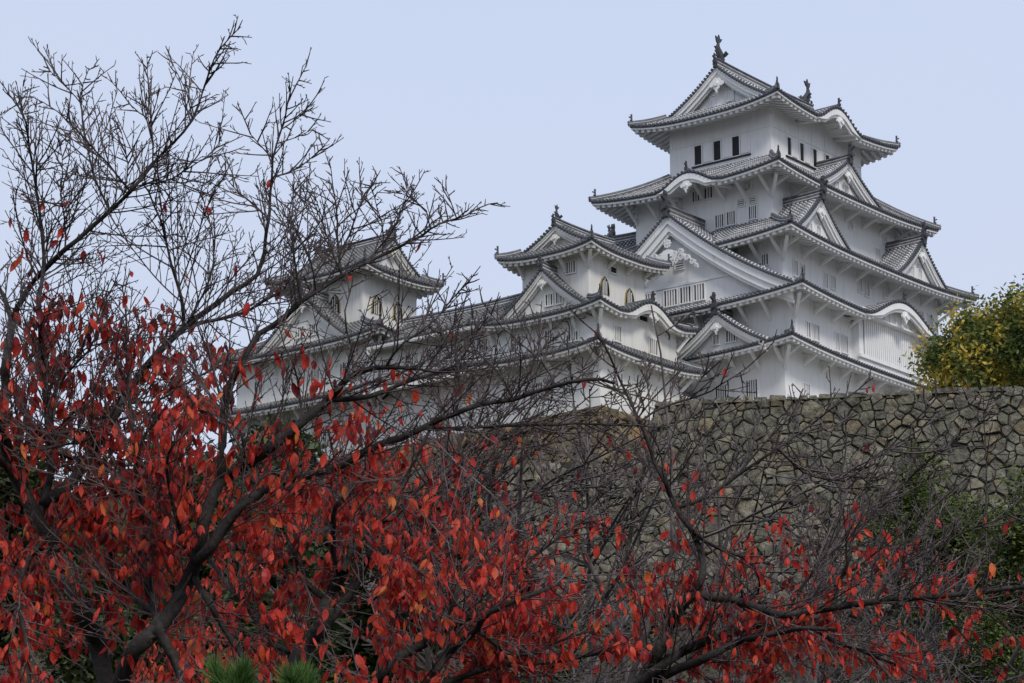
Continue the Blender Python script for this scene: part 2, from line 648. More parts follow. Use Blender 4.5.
        f0 = [p+t*x*.78*sz+Vector((0, 0, z*sz))+d*.10*sz*(1+.5*z) for x, z in prof]
        f1 = [p+t*x*.78*sz+Vector((0, 0, z*sz))-d*.09*sz for x, z in prof]
        m.add(f0+f1, [tuple(range(n)), tuple(range(2*n-1, n-1, -1))]+[(i, (i+1) % n, (i+1) % n+n, i+n) for i in range(n)])
        m.disc(p+Vector((0, 0, .34*sz))+d*.26*sz, d, .18*sz, 8, .2*sz)
        m.bar(p+Vector((0, 0, .72*sz)), p+d*.40*sz+Vector((0, 0, .92*sz)), .15*sz, .15*sz)
        m.bar(p-Vector((0, 0, .25*sz)), p+Vector((0, 0, .1*sz)), .34*sz, .26*sz, up=d)
        return s.put(m, name, 'ornament', parent)

    def shachi(s, p, d, h):
        """dolphin-like fish ornament: head down on the ridge, tail fanned upward"""
        m = MB()
        d = Vector((d[0], d[1], 0)).normalized()
        t = Vector((-d.y, d.x, 0))
        sp = [(.20, -.08, .22), (.26, .10, .27), (.20, .28, .27), (.09, .44, .23), (.02, .60, .17), (.03, .75, .12), (.09, .90, .08)]
        k = 8
        rings = []
        for i, (x, z, r_) in enumerate(sp):
            c = p+d*(x-.15)*h+Vector((0, 0, z*h))
            a = sp[min(i+1, len(sp)-1)]
            b = sp[max(i-1, 0)]
            tan = (d*(a[0]-b[0])+Vector((0, 0, a[1]-b[1]))).normalized()
            nb = tan.cross(t).normalized()
            rings.append([c+(t*math.cos(2*math.pi*j/k)*.75+nb*math.sin(2*math.pi*j/k))*r_*h*.8 for j in range(k)])
        vs = [q for r_ in rings for q in r_]
        fs = [(i*k+j, i*k+(j+1) % k, (i+1)*k+(j+1) % k, (i+1)*k+j) for i in range(len(sp)-1) for j in range(k)]
        fs += [tuple(range(k)), tuple((len(sp)-1)*k+j for j in range(k))]
        m.add(vs, fs)
        o = s.put(m, 'ridge_fish_ornament', 'ornament')
        def fin(pts, th, name):
            f = MB()
            n = len(pts)
            A = [p+d*(x-.15)*h+Vector((0, 0, z*h))+t*(y*h+th*h) for x, y, z in pts]
            B = [q-t*2*th*h for q in A]
            f.add(A+B, [tuple(range(n)), tuple(range(2*n-1, n-1, -1))]+[(i, (i+1) % n, (i+1) % n+n, i+n) for i in range(n)])
            s.put(f, name, 'ornament', o)
        fin([(.0, 0, .8), (.22, 0, .92), (.36, 0, 1.12), (.18, 0, 1.08), (.10, 0, 1.28), (.0, 0, 1.06), (-.16, 0, 1.16), (-.10, 0, .92)], .035, 'tail_fin')
        fin([(-.0, 0, .18), (-.14, 0, .2), (-.06, 0, .32), (-.24, 0, .4), (-.14, 0, .5), (-.28, 0, .62), (-.1, 0, .66), (.02, 0, .5)], .03, 'back_fin')
        fin([(.36, .16, .2), (.44, .30, .36), (.34, .30, .36), (.28, .26, .46), (.22, .16, .3)], .03, 'side_fin')
        fin([(.36, -.16, .2), (.44, -.30, .36), (.34, -.30, .36), (.28, -.26, .46), (.22, -.16, .3)], .03, 'side_fin')
        return o

    # --- storey wall whose top follows the soffit above
    def wall(s, half, z0, ztop, zs=None, name='wall'):
        m = MB()
        kap = zs.get('kara', {}) if zs else {}
        for sd in 'WSEN':
            P = loc_fn(sd)
            aw, bw = (half[0], half[1]) if sd in 'WE' else (half[1], half[0])
            n = 40
            top = []
            for i in range(n+1):
                u = -bw+2*bw*i/n
                if zs:
                    zf, A, B, a, b, _, _ = zs[sd]
                    dist = A-aw
                    kk = kap.get(sd)
                    t_ = zf(u, 0)-.36+(.12 if kk and kk(u) > .05 else .3)*dist+.03
                    if dist < A-a: t_ = min(t_, zf(u, dist/(A-a))-.1)
                    top.append(t_)
                else:
                    top.append(ztop)
            for i in range(n):
                u0, u1 = -bw+2*bw*i/n, -bw+2*bw*(i+1)/n
                m.add([P(u0, aw, z0), P(u1, aw, z0), P(u1, aw, top[i+1]), P(u0, aw, top[i])], [(0, 1, 2, 3)])
        return s.put(m, name, s.wallm)

    def window(s, parent, side, u, w, z0, z1, width, bars=3, framed=True, kind='slat'):
        P = loc_fn(side)
        sc = -1 if side in 'E' else 1
        def bx(m, ua, ub, wa, wb, za, zb):
            c = [P(ua, wb, za), P(ub, wb, za), P(ub, wa, za), P(ua, wa, za), P(ua, wb, zb), P(ub, wb, zb), P(ub, wa, zb), P(ua, wa, zb)]
            m.hexa(c)
        a, b = u-width/2, u+width/2
        m = MB()
        bx(m, a, b, w-.2, w+.02, z0, z1)
        o = s.put(m, 'window', s.wallm if kind == 'shut' else 'dark', parent)
        if kind == 'louvre':
            f = MB()
            for q in (.3, .62, .92):
                bx(f, a, b, w+.022, w+.07, z0+(z1-z0)*(q-.16), z0+(z1-z0)*q)
            s.put(f, 'bars', s.wallm, o)
        if framed:
            f = MB()
            t = .09
            bx(f, a-t, a, w-.1, w+.10, z0-t, z1+t)
            bx(f, b, b+t, w-.1, w+.10, z0-t, z1+t)
            bx(f, a, b, w-.1, w+.10, z1, z1+t)
            bx(f, a, b, w-.1, w+.12, z0-t, z0)
            s.put(f, 'frame', s.wallm, o)
        if bars:
            f = MB()
            for i in range(bars):
                c = a+width*(i+1)/(bars+1)
                bw = min(.13, width/(2.5*bars+1))
                bx(f, c-bw/2, c+bw/2, w+.022, w+.085, z0, z1)
            s.put(f, 'bars', s.wallm, o)
        return o

    def bell_window(s, parent, side, u, w, z0, h, width):
        """cusped bell-shaped window with a gilded black frame"""
        P = loc_fn(side)
        def outline(k):
            L = [(-.5, 0), (-.46, .35), (-.40, .62), (-.26, .82), (-.1, .92), (0, 1.0)]
            L = L+[(-x, z) for x, z in L[-2::-1]]
            return [(x*k*width, z*h+(k-1)*.25*(1 if z > .1 else -.0)) for x, z in L]
        def plate(kin, kout, w1, name, m_, par):
            m = MB()
            O = outline(kout)
            if kin is None:
                n = len(O)
                vs = [P(u+x, w1, z0+z) for x, z in O]+[P(u+x, w-.1, z0+z) for x, z in O]
                m.add(vs, [tuple(range(n))]+[(i, (i+1) % n, (i+1) % n+n, i+n) for i in range(n)])
            else:
                I = outline(kin)
                n = len(O)
                vs = [P(u+x, w1, z0+z) for x, z in O]+[P(u+x, w1, z0+z) for x, z in I]+[P(u+x, w-.05, z0+z) for x, z in O]+[P(u+x, w-.05, z0+z) for x, z in I]
                fs = []
                for i in range(n-1):
                    fs += [(i, i+1, i+1+n, i+n), (i, i+1, i+1+2*n, i+2*n), (i+n, i+1+n, i+1+3*n, i+3*n)]
                m.add(vs, fs)
            return s.put(m, name, m_, par)
        o = plate(None, 1., w+.02, 'window', 'dark', parent)
        plate(1.0, 1.16, w+.10, 'frame', 'black', o)
        plate(1.16, 1.36, w+.07, 'gilded_rim', 'gold', o)
        f = MB()
        for i in range(3):
            x = u-width*.25+i*width*.25
            f.bar(P(x, w+.05, z0), P(x, w+.05, z0+h*(.8 if i != 1 else .95)), .07, .06)
        s.put(f, 'bars', s.wallm, o)
        return o

    # --- gable (triangular, concave slopes) facing a side
    def gable(s, side, u0, wf, wb, h, z0, za, recess=.75, board=.55, fin=.9, pend=1., both=False, deco=0, foot=0., fish=False, windows=(), ridge_h=.34, spacing=.36, hide=None):
        P = loc_fn(side)
        H = za-z0
        prof = lambda x: z0+H*gcurve(max(0., 1-abs(x)/h))+(.10*(abs(x)/h)**6 if foot else 0)
        roof, caps = MB(), MB()
        xs = [-h+2*h*i/28 for i in range(29)]
        fronts = [(wf, 1)]+([(wb, -1)] if both else [])
        # slab, top and bottom
        roof.grid([[P(u0+x, wf, prof(x)-.03) for x in xs], [P(u0+x, wb, prof(x)-.03) for x in xs]], [[.25]*29]*2)
        under = MB()
        under.grid([[P(u0+x, wf-.05, prof(x)-.26) for x in xs], [P(u0+x, wb+(.05 if both else 0), prof(x)-.26) for x in xs]])
        for (w, sg) in fronts:
            under.grid([[P(u0+x, w-.05*sg, prof(x)-.04) for x in xs], [P(u0+x, w-.05*sg, prof(x)-.26) for x in xs]])
        n = int(abs(wf-wb)/spacing)
        for i in range(n+1):
            w = max(wf, wb)-.55-i*spacing
            if w < min(wf, wb)+(.3 if both else 0): break
            for sg in (-1, 1):
                pts = []
                for j in range(9):
                    x = sg*h*(1-j/8)
                    q = P(u0+x, w, prof(x))
                    if hide and hide(q):
                        continue
                    pts.append(q)
                if len(pts) < 2: continue
                roof.sweep(pts, [(-.095, -.03), (-.06, .075), (.06, .075), (.095, -.03)], closed=False, caps=False)
                if (pts[0]-P(u0+sg*h, w, prof(h))).length < .01:
                    dn = (P(u0+sg*(h+1), w, 0)-P(u0+sg*h, w, 0))
                    caps.disc(pts[0]+dn*.03+Vector((0, 0, .02)), dn, .11)
        # verge tiles: short ribs laid across with round ends facing out
        L = math.hypot(h, H)
        for (w, sg) in fronts:
            nv = int(L/.27)
            for i in range(nv):
                for sx in (-1, 1):
                    x = sx*h*(1-(i+.5)/nv)
                    z = prof(x)
                    roof.sweep([P(u0+x, w+.05*sg, z+.04), P(u0+x, w-.42*sg, z+.04)], [(-.1, -.03), (-.06, .08), (.06, .08), (.1, -.03)], closed=False, caps=False)
                    nn = P(0, 1*sg, 0)-P(0, 0, 0)
                    caps.disc(P(u0+x, w+.08*sg, z+.02), nn, .115)
            # parallel verge ridge set back from the edge
            for sx in (-1, 1):
                pts = [P(u0+sx*h*(1-j/10)*.985, w-.52*sg, prof(h*(1-j/10)*.985)+.10) for j in range(10)]
                roof.sweep(pts, [(-.14, -.1), (-.12, .10), (-.05, .18), (.05, .18), (.12, .10), (.14, -.1)])
        roof.merge(caps, 1)
        g = s.put(roof, 'gable_roof', [s.rib, 'cap'])
        s.put(under, 'eave', s.wallm, g)
        rg = MB()
        wz = lambda w: .04+(.10*(abs(w-(wf+wb)/2)/abs((wf-wb)/2))**2 if both else .10*((w-wb)/(wf-wb))**2)
        pts = [P(u0, w, za+wz(w)) for w in [wf+.05+(wb-wf+(-.1 if both else 0))*q/8 for q in range(9)]]
        k = ridge_h*.8
        rg.sweep(pts, [(-.2, -.25), (-.2, k), (-.26, k+.04), (-.12, k+.2), (.12, k+.2), (.26, k+.04), (.2, k), (.2, -.25)])
        rg.cur = 1
        for zz in ((-.12, -.04), (k*.45, k*.45+.05)):
            rg.sweep(pts, [(-.215, zz[0]), (-.215, zz[1]), (.215, zz[1]), (.215, zz[0])])
        rg.cur = 0
        s.put(rg, 'ridge', ['ridge', 'jointplaster'], g)
        for (w, sg) in fronts:
            d = P(0, sg, 0)-P(0, 0, 0)
            if fin:
                s.finial(P(u0, w+.08*sg, za-.05+.1), d, fin, g)
            # bargeboards
            bb = MB()
            for (o0, o1, wo, th) in ((.26, .26+board*.45, .10, .16), (.26+board*.40, .26+board, .24, .16), (.26+board*.95, .26+board*1.25, .40, .14)):
                for sx in (-1, 1):
                    for j in range(14):
                        xa, xb = sx*h*(1-j/14)*.99, sx*h*(1-(j+1)/14)*.99
                        c = []
                        for oo in (o1, o0):
                            for (xx, ww) in ((xa, w-(wo+th)*sg), (xb, w-(wo+th)*sg), (xb, w-wo*sg), (xa, w-wo*sg)):
                                zz = prof(xx)-oo
                                c.append(P(u0+xx, ww, zz))
                        bb.hexa(c)
            s.put(bb, 'bargeboard', s.wallm, g)
            gw = MB()
            wr = w-recess*sg
            n_ = 24
            for j in range(n_):
                xa, xb = -h+2*h*j/n_, -h+2*h*(j+1)/n_
                gw.add([P(u0+xa, wr, z0-.5), P(u0+xb, wr, z0-.5), P(u0+xb, wr, prof(xb)-.2), P(u0+xa, wr, prof(xa)-.2)], [(0, 1, 2, 3)])
            gwo = s.put(gw, 'gable_wall', s.wallm, g)
            if pend:
                s.pendant(P, u0, w-.10*sg, za-.30-board*1.35-(1.25 if deco else 0), pend*(1.0 if deco else 1.15), d, g, deco)
            if sg == 1:
                for (uu, za_, zb_, wd, nb) in windows:
                    s.window(g, side, uu, wr, za_, zb_, wd, max(nb, 0), kind={-1: 'shut', -2: 'louvre'}.get(nb, 'slat'))
        return g

    def pendant(s, P, u0, w, zt, sz, d, parent, deco=0):
        m = MB()
        L = [(0, .1), (.22, .06), (.30, -.10), (.46, -.16), (.50, -.34), (.36, -.44), (.24, -.40), (.20, -.56), (.08, -.66), (0, -.86)]
        full = L+[(-x, z) for x, z in L[-2:0:-1]]
        n = len(full)
        A = [P(u0+x*sz, w+.08, zt+z*sz) for x, z in full]
        B = [P(u0+x*sz, w-.06, zt+z*sz) for x, z in full]
        m.add(A+B, [tuple(range(n)), tuple(range(2*n-1, n-1, -1))]+[(i, (i+1) % n, (i+1) % n+n, i+n) for i in range(n)])
        m.disc(P(u0, w+.2, zt-.28*sz), d, .16*sz, 6, .2)
        o = s.put(m, 'pendant_ornament', s.wallm, parent)
        if deco:
            sc = MB()
            for sx in (-1, 1):
                for (cx, cz, r0, ph, tn) in ((.55, -.28, .24, 3.6, 1), (1.05, -.50, .24, .3, -1), (1.02, -.12, .17, 5.0, 1), (1.55, -.62, .22, 2.4, 1), (1.95, -.98, .19, .3, -1), (.34, -.86, .20, 2.0, 1), (.68, -.72, .15, .5, -1), (2.25, -1.30, .12, 1.2, 1)):
                    cx, cz, r0 = cx*deco, cz*deco, r0*deco
                    pts = []
                    for i in range(17):
                        t = tn*i/16*1.5*2*math.pi
                        rr = r0*(1-.72*i/16)
                        pts.append(P(u0+sx*(cx+rr*math.cos(t+ph)), w-.02, zt+cz+rr*math.sin(t+ph)))
                    for i in range(16):
                        sc.bar(pts[i], pts[i+1], .095, .22, up=d)
                spine = [(.10, -.15), (.45, -.02), (.85, -.22), (1.25, -.34), (1.75, -.72), (2.1, -1.08), (2.4, -1.5)]
                for i in range(6):
                    sc.bar(P(u0+sx*spine[i][0]*deco, w-.02, zt+spine[i][1]*deco), P(u0+sx*spine[i+1][0]*deco, w-.02, zt+spine[i+1][1]*deco), .10, .10, up=d)
            sc.bar(P(u0-.35*deco, w-.02, zt-.10*deco), P(u0+.35*deco, w-.02, zt-.10*deco), .10, .11, up=d)
            s.put(sc, 'scroll_carving', s.wallm, parent)
            ro = MB()
            for a in range(8):
                t = a*math.pi/4
                ro.disc(P(u0+.22*math.cos(t)*deco, w+.06, zt+.55*deco+.22*math.sin(t)*deco), d, .085*deco, 6, .10)
            ro.disc(P(u0, w+.08, zt+.55*deco), d, .12*deco, 8, .12)
            s.put(ro, 'rosette', s.wallm, parent)
        return o

    def kara_trim(s, side, K, A, z0, parent):
        """curved white board, crest pendant and crown ornament of a cusped gable"""
        P = loc_fn(side)
        m = MB()
        n = 40
        h = K.h*1.04
        for j in range(n):
            xa, xb = K.u0-h+2*h*j/n, K.u0-h+2*h*(j+1)/n
            for (o0, o1, w0, w1) in ((.15, .60, A-.05, A-.2), (.60, .82, A-.2, A-.38)):
                c = []
                for low in (True, False):
                    for (x, w) in ((xa, w1), (xb, w1), (xb, w0), (xa, w0)):
                        g_ = min(1., 2.2*K(x)/K.H)
                        top = o0 if o0 < .5 else .17+(o0-.17)*g_
                        c.append(P(x, w, z0+K(x)-(top+(o1-o0)*g_+.004 if low else top)))
                m.hexa(c)
        s.put(m, 'cusped_gable_board', s.wallm, parent)
        d = P(0, 1, 0)-P(0, 0, 0)
        s.pendant(P, K.u0, A-.02, z0+K.H-.85, .85+.12*K.H, d, parent)
        s.finial(P(K.u0, A-.1, z0+K.H+.05), d, .62, parent)
        r_ = MB()
        r_.sweep([P(K.u0, A, z0+K.H+.12), P(K.u0, A-1.2, z0+K.H+.1), P(K.u0, A-2.4, z0+K.H+.1)], [(-.14, -.12), (-.12, .14), (-.05, .24), (.05, .24), (.12, .14), (.14, -.12)])
        s.put(r_, 'ridge', 'ridge', parent)

    def trim(s, side, half, z, th=.1, m='plaster', ua=None, ub=None, parent=None, out=.05, name='wall_trim'):
        P = loc_fn(side)
        aw, bw = (half[0], half[1]) if side in 'WE' else (half[1], half[0])
        ua = -bw if ua is None else ua
        ub = bw if ub is None else ub
        q = MB()
        q.hexa([P(ua, aw+out, z), P(ub, aw+out, z), P(ub, aw-.05, z), P(ua, aw-.05, z), P(ua, aw+out, z+th), P(ub, aw+out, z+th), P(ub, aw-.05, z+th), P(ua, aw-.05, z+th)])
        s.put(q, name, m, parent)


# ================================================================ MAIN KEEP
def main_keep():
    Z = ZK
    k = Castle('main_keep', 0, 0, Z-11.6, 'tallest white castle keep with five tiers of grey tiled roofs')
    O = lambda z: z+Z
    # tier 5
    k5 = Kara(0., 3.3, 1.5)
    r5, z5 = k.skirt((8.94, 6.97), (6.95, 4.75), O(14.42), 1.25, .62, (6.62, 4.75), {'S': k5, 'N': k5}, .7, brack=False)
    k.kara_trim('S', k5, 6.97, O(14.42), r5)
    k.kara_trim('N', k5, 6.97, O(14.42), r5)
    w5 = k.wall((6.62, 4.75), O(9.5), None, z5)
    k.gable('W', 0, 6.95, -6.95, 4.78, O(15.64), O(19.05), recess=.8, board=.62, fin=.75, pend=1.15, both=True, ridge_h=.42,
            windows=((-.7, O(16.1), O(16.9), .6, -1), (.8, O(16.2), O(17.1), .6, -1)))
    k.shachi(Vector((-6.35, 0, O(19.62))), (1, 0), 1.7)
    k.shachi(Vector((6.35, 0, O(19.62))), (-1, 0), 1.7)
    for (ya, yb) in ((2.32, 1.69), (.52, -.12), (-1.22, -1.87)):
        wn = k.window(w5, 'W', -(ya+yb)/2, 6.62, O(11.35), O(12.93), .66, 0)
        k.trim('W', (6.62, 4.75), O(11.42), 1.44, ua=-(yb)+.16, ub=-(yb)+1.0, parent=w5, out=.06, name='shutter')
    k.trim('W', (6.62, 4.75), O(11.16), .12, 'beam', -2.6, 2.9, w5, .12, 'window_sill')
    k.trim('W', (6.62, 4.75), O(13.1), .10, 'plaster', parent=w5)
    k.trim('S', (6.62, 4.75), O(13.1), .10, 'plaster', parent=w5)
    for x in (-4.15, -2.35, -.45, 1.4, 3.2):
        k.window(w5, 'S', x, 4.75, O(11.35), O(12.82), .55, 0)
        k.trim('S', (6.62, 4.75), O(11.42), 1.38, ua=x+.36, ub=x+1.2, parent=w5, out=.06, name='shutter')
    k.trim('S', (6.62, 4.75), O(11.16), .12, 'beam', -4.6, 4.6, w5, .12, 'window_sill')
    for sd, L in (('W', 4.75), ('S', 6.62)):
        P = loc_fn(sd)
        aw = 6.62 if sd == 'W' else 4.75
        u = -L+.15
        while u < L:
            q = MB()
            q.hexa([P(u, aw+.03, O(13.22)), P(u+.12, aw+.03, O(13.22)), P(u+.12, aw-.05, O(13.22)), P(u, aw-.05, O(13.22)), P(u, aw+.03, O(14.3)), P(u+.12, aw+.03, O(14.3)), P(u+.12, aw-.05, O(14.3)), P(u, aw-.05, O(14.3))])
            k.put(q, 'wall_panel_strip', 'plaster', w5)
            u += 1.9
    # tier 4
    k4 = Kara(.35, 2.9, 1.15)
    k4e = Kara(-.35, 2.9, 1.15)
    r4, z4 = k.skirt((11.82, 8.74), (6.62, 4.75), O(7.86), 2.95, .55, (9.13, 6.32), {'W': k4, 'E': k4e})
    k.kara_trim('W', k4, 11.82, O(7.86), r4)
    k.kara_trim('E', k4e, 11.82, O(7.86), r4)
    w4 = k.wall((9.13, 6.32), O(3.2), None, z4)
    for sd in 'SN':
        k.gable(sd, 0, 7.65, 4.7, 5.0, O(8.45), O(11.4), recess=.7, board=.5, fin=1.15, pend=.85,
                windows=((-.9, O(9.0), O(9.6), .5, 2), (.5, O(9.0), O(9.6), .5, 2)))
    for (y, za, zb, wd, nb) in ((.55, 7.42, 8.25, .62, 2), (-.6, 7.48, 8.35, .72, 2), (-1.57, 4.95, 5.95, .72, 3), (-2.63, 4.98, 6.0, .72, 3), (-4.6, 5.05, 6.05, .66, 3), (-3.56, 6.27, 6.78, .6, 0), (-4.6, 6.3, 6.8, .6, 0), (-4.2, 7.5, 8.0, .55, 0), (3.6, 4.98, 6.0, .72, 3)):
        k.window(w4, 'W', -y, 9.13, O(za), O(zb), wd, nb, kind='slat' if nb else 'louvre')
    for x in (-7.6, -6.2, 6.0, 7.4):
        k.window(w4, 'S', x, 6.32, O(4.9), O(5.9), .62, 3)
    for x in (-7.2, 7.2, 2., -2.):
        k.window(w4, 'S', x, 6.32, O(6.6), O(7.2), .5, 2)
    # tier 3
    def hid3(p):
        z = p.z-Z
        if abs(p.x) < 9.0: return False
        t = max(0., 1-abs(p.y)/10.67)
        return z < -1.95+7.2*gcurve(t)+.0
    r3, z3 = k.skirt((13.69, 10.88), (9.13, 6.32), O(2.07), 2.75, .55, (11.34, 8.53), hide=hid3)
    w3 = k.wall((11.34, 8.53), O(-2.2), None, z3)
    for sd in 'SN':
        for u in (-7.47, 7.47):
            k.gable(sd, u, 9.65, 6.3, 4.0, O(2.75), O(6.22), recess=.65, board=.5, fin=1.2, pend=.85,
                    windows=((u-.85, O(3.35), O(4.05), .5, 2), (u+.35, O(3.35), O(4.05), .5, 2)))
    for (x, za, zb, wd, nb) in ((-9.72, -.25, .92, .5, 2), (-8.7, -.1, .86, .5, 2), (-5.55, -.3, .9, .5, 2), (-4.5, -.1, .88, .62, 3), (-.6, .5, 1.6, .55, 2), (.4, .4, 1.6, .6, 2), (3.2, .9, 1.5, .4, 2), (5.2, -.2, .9, .55, 2), (8.6, -.1, .9, .55, 2), (10., -.1, .9, .55, 2)):
        k.window(w3, 'S', x, 8.53, O(za), O(zb), wd, nb)
    for (x, z) in ((-.8, 4.1), (.1, 4.0)):
        k.window(w4, 'S', x, 6.32, O(3.9), O(4.8), .6, 2)
    k.window(w3, 'W', 6.9, 11.34, O(.5), O(1.3), .8, 3)
    # tier 2 : skirt + great gable
    k2 = Kara(0., 5.6, 1.95)
    r2, z2 = k.skirt((14.34, 12.11), (12.9, 10.67), O(-2.74), .80, .56, (12.34, 10.1), {'S': k2}, 2.1)
    k.kara_trim('S', k2, 12.11, O(-2.74), r2)
    w2 = k.wall((12.34, 10.1), O(-5.95), None, z2)
    k.gable('W', 0, 13.95, -13.95, 10.9, O(-2.02), O(5.2), recess=1.0, board=1.05, fin=1.35, pend=1.7, both=True, deco=1.15, ridge_h=.5,
            windows=((-2.4, O(-1.68), O(-.45), 1.1, 4), (-.4, O(-1.7), O(-.5), 1.15, 4), (.96, O(-1.7), O(-.5), .95, 3), (2.2, O(-1.7), O(-.5), .9, 3), (.45, O(1.0), O(1.6), .75, -2)))
    g = MB()
    # moulded band across the great gable wall
    P = loc_fn('W')
    g.hexa([P(-8, 13.03, O(-.30)), P(8, 13.03, O(-.30)), P(8, 12.9, O(-.30)), P(-8, 12.9, O(-.30)), P(-8, 13.03, O(-.12)), P(8, 13.03, O(-.12)), P(8, 12.9, O(-.12)), P(-8, 12.9, O(-.12))])
    k.put(g, 'gable_band', 'plaster')
    # big projecting lattice window on the south side
    P = loc_fn('S')
    m = MB()
    def bx(mm, ua, ub, wa, wb, za, zb):
        mm.hexa([P(ua, wb, za), P(ub, wb, za), P(ub, wa, za), P(ua, wa, za), P(ua, wb, zb), P(ub, wb, zb), P(ub, wa, zb), P(ua, wa, zb)])
    bx(m, -4.6, 6.3, 10.0, 10.75, O(-6.2), O(-2.15))
    bay = k.put(m, 'projecting_lattice_window', 'plaster')
    m = MB()
    bx(m, -4.0, 5.9, 10.6, 10.77, O(-5.5), O(-2.55))
    k.put(m, 'window', 'dark', bay)
    m = MB()
    n = 34
    for i in range(n):
        u = -4.0+9.9*(i+.5)/n
        bx(m, u-.105, u+.105, 10.77, 10.87, O(-5.5), O(-2.55))
    k.put(m, 'bars', 'plaster', bay)
    m = MB()
    bx(m, -4.7, 6.4, 10.7, 10.92, O(-2.55), O(-2.3))
    bx(m, -4.7, 6.4, 10.7, 10.92, O(-5.75), O(-5.5))
    k.put(m, 'frame', 'plaster', bay)
    # arch panels above the bay
    for u in (-2.6, -1.5, -.4, .7, 1.8, 2.9):
        k.window(w2, 'S', u, 10.1, O(-2.0), O(-1.5), .55, 0, kind='shut')
    m = MB()
    for i in range(24):
        ua, ub = -4.9+9.8*i/24, -4.9+9.8*(i+1)/24
        m.hexa([P(ua, 11.25, O(-2.5)), P(ub, 11.25, O(-2.5)), P(ub, 11.15, O(-2.5)), P(ua, 11.15, O(-2.5)), P(ua, 11.25, O(-3.05)+k2(ua)), P(ub, 11.25, O(-3.05)+k2(ub)), P(ub, 11.15, O(-3.05)+k2(ub)), P(ua, 11.15, O(-3.05)+k2(ua))] if min(k2(ua), k2(ub)) > .6 else [P(ua, 11.25, O(-2.5)), P(ub, 11.25, O(-2.5)), P(ub, 11.15, O(-2.5)), P(ua, 11.15, O(-2.5)), P(ua, 11.25, O(-2.45)), P(ub, 11.25, O(-2.45)), P(ub, 11.15, O(-2.45)), P(ua, 11.15, O(-2.45))])
    ap = k.put(m, 'arch_panel', 'plaster')
    for u in (-2.6, -1.75, -.9, -.05, .8, 1.65, 2.5):
        m = MB()
        bx(m, u-.09, u+.09, 11.25, 11.36, O(-2.5), O(-3.1)+k2(u))
        k.put(m, 'strut', 'plaster', ap)
    m = MB()
    bx(m, -4.7, 6.4, 10.75, 11.4, O(-2.62), O(-2.5))
    k.put(m, 'ledge', 'plaster', ap)
    for (x, za, zb, wd, nb) in ((-10.7, -5.4, -4.25, .45, 1), (-9.65, -5.4, -4.25, .8, 3), (-6.75, -5.6, -4.25, .5, 2), (-5.7, -5.55, -4.25, .75, 3), (8.6, -5.5, -4.3, .8, 3), (10.4, -5.5, -4.3, .6, 2)):
        k.window(w2, 'S', x, 10.1, O(za), O(zb), wd, nb)
    # tier 1
    r1, z1 = k.skirt((14.26, 11.05), (12.34, 9.3), O(-6.4), 1.0, .52, (12.26, 9.05))
    w1 = k.wall((12.26, 9.05), O(-11.6), None, z1)
    k.gable('W', 4.5, 14.35, 12.2, 4.2, O(-6.05), O(-3.3), recess=.85, board=.45, fin=1.1, pend=.8,
            windows=((4.0, O(-5.5), O(-4.8), .45, 2), (5.3, O(-5.5), O(-4.65), .8, 3)))
    for y in (-6.2, -3.5, 0, 3.5):
        k.window(w1, 'W', -y, 12.26, O(-9.9), O(-8.3), .95, 4)
    for x in (-9.5, -6, -2.5, 1, 4.5, 8):
        k.window(w1, 'S', x, 9.05, O(-9.9), O(-8.5), .8, 3)


main_keep()


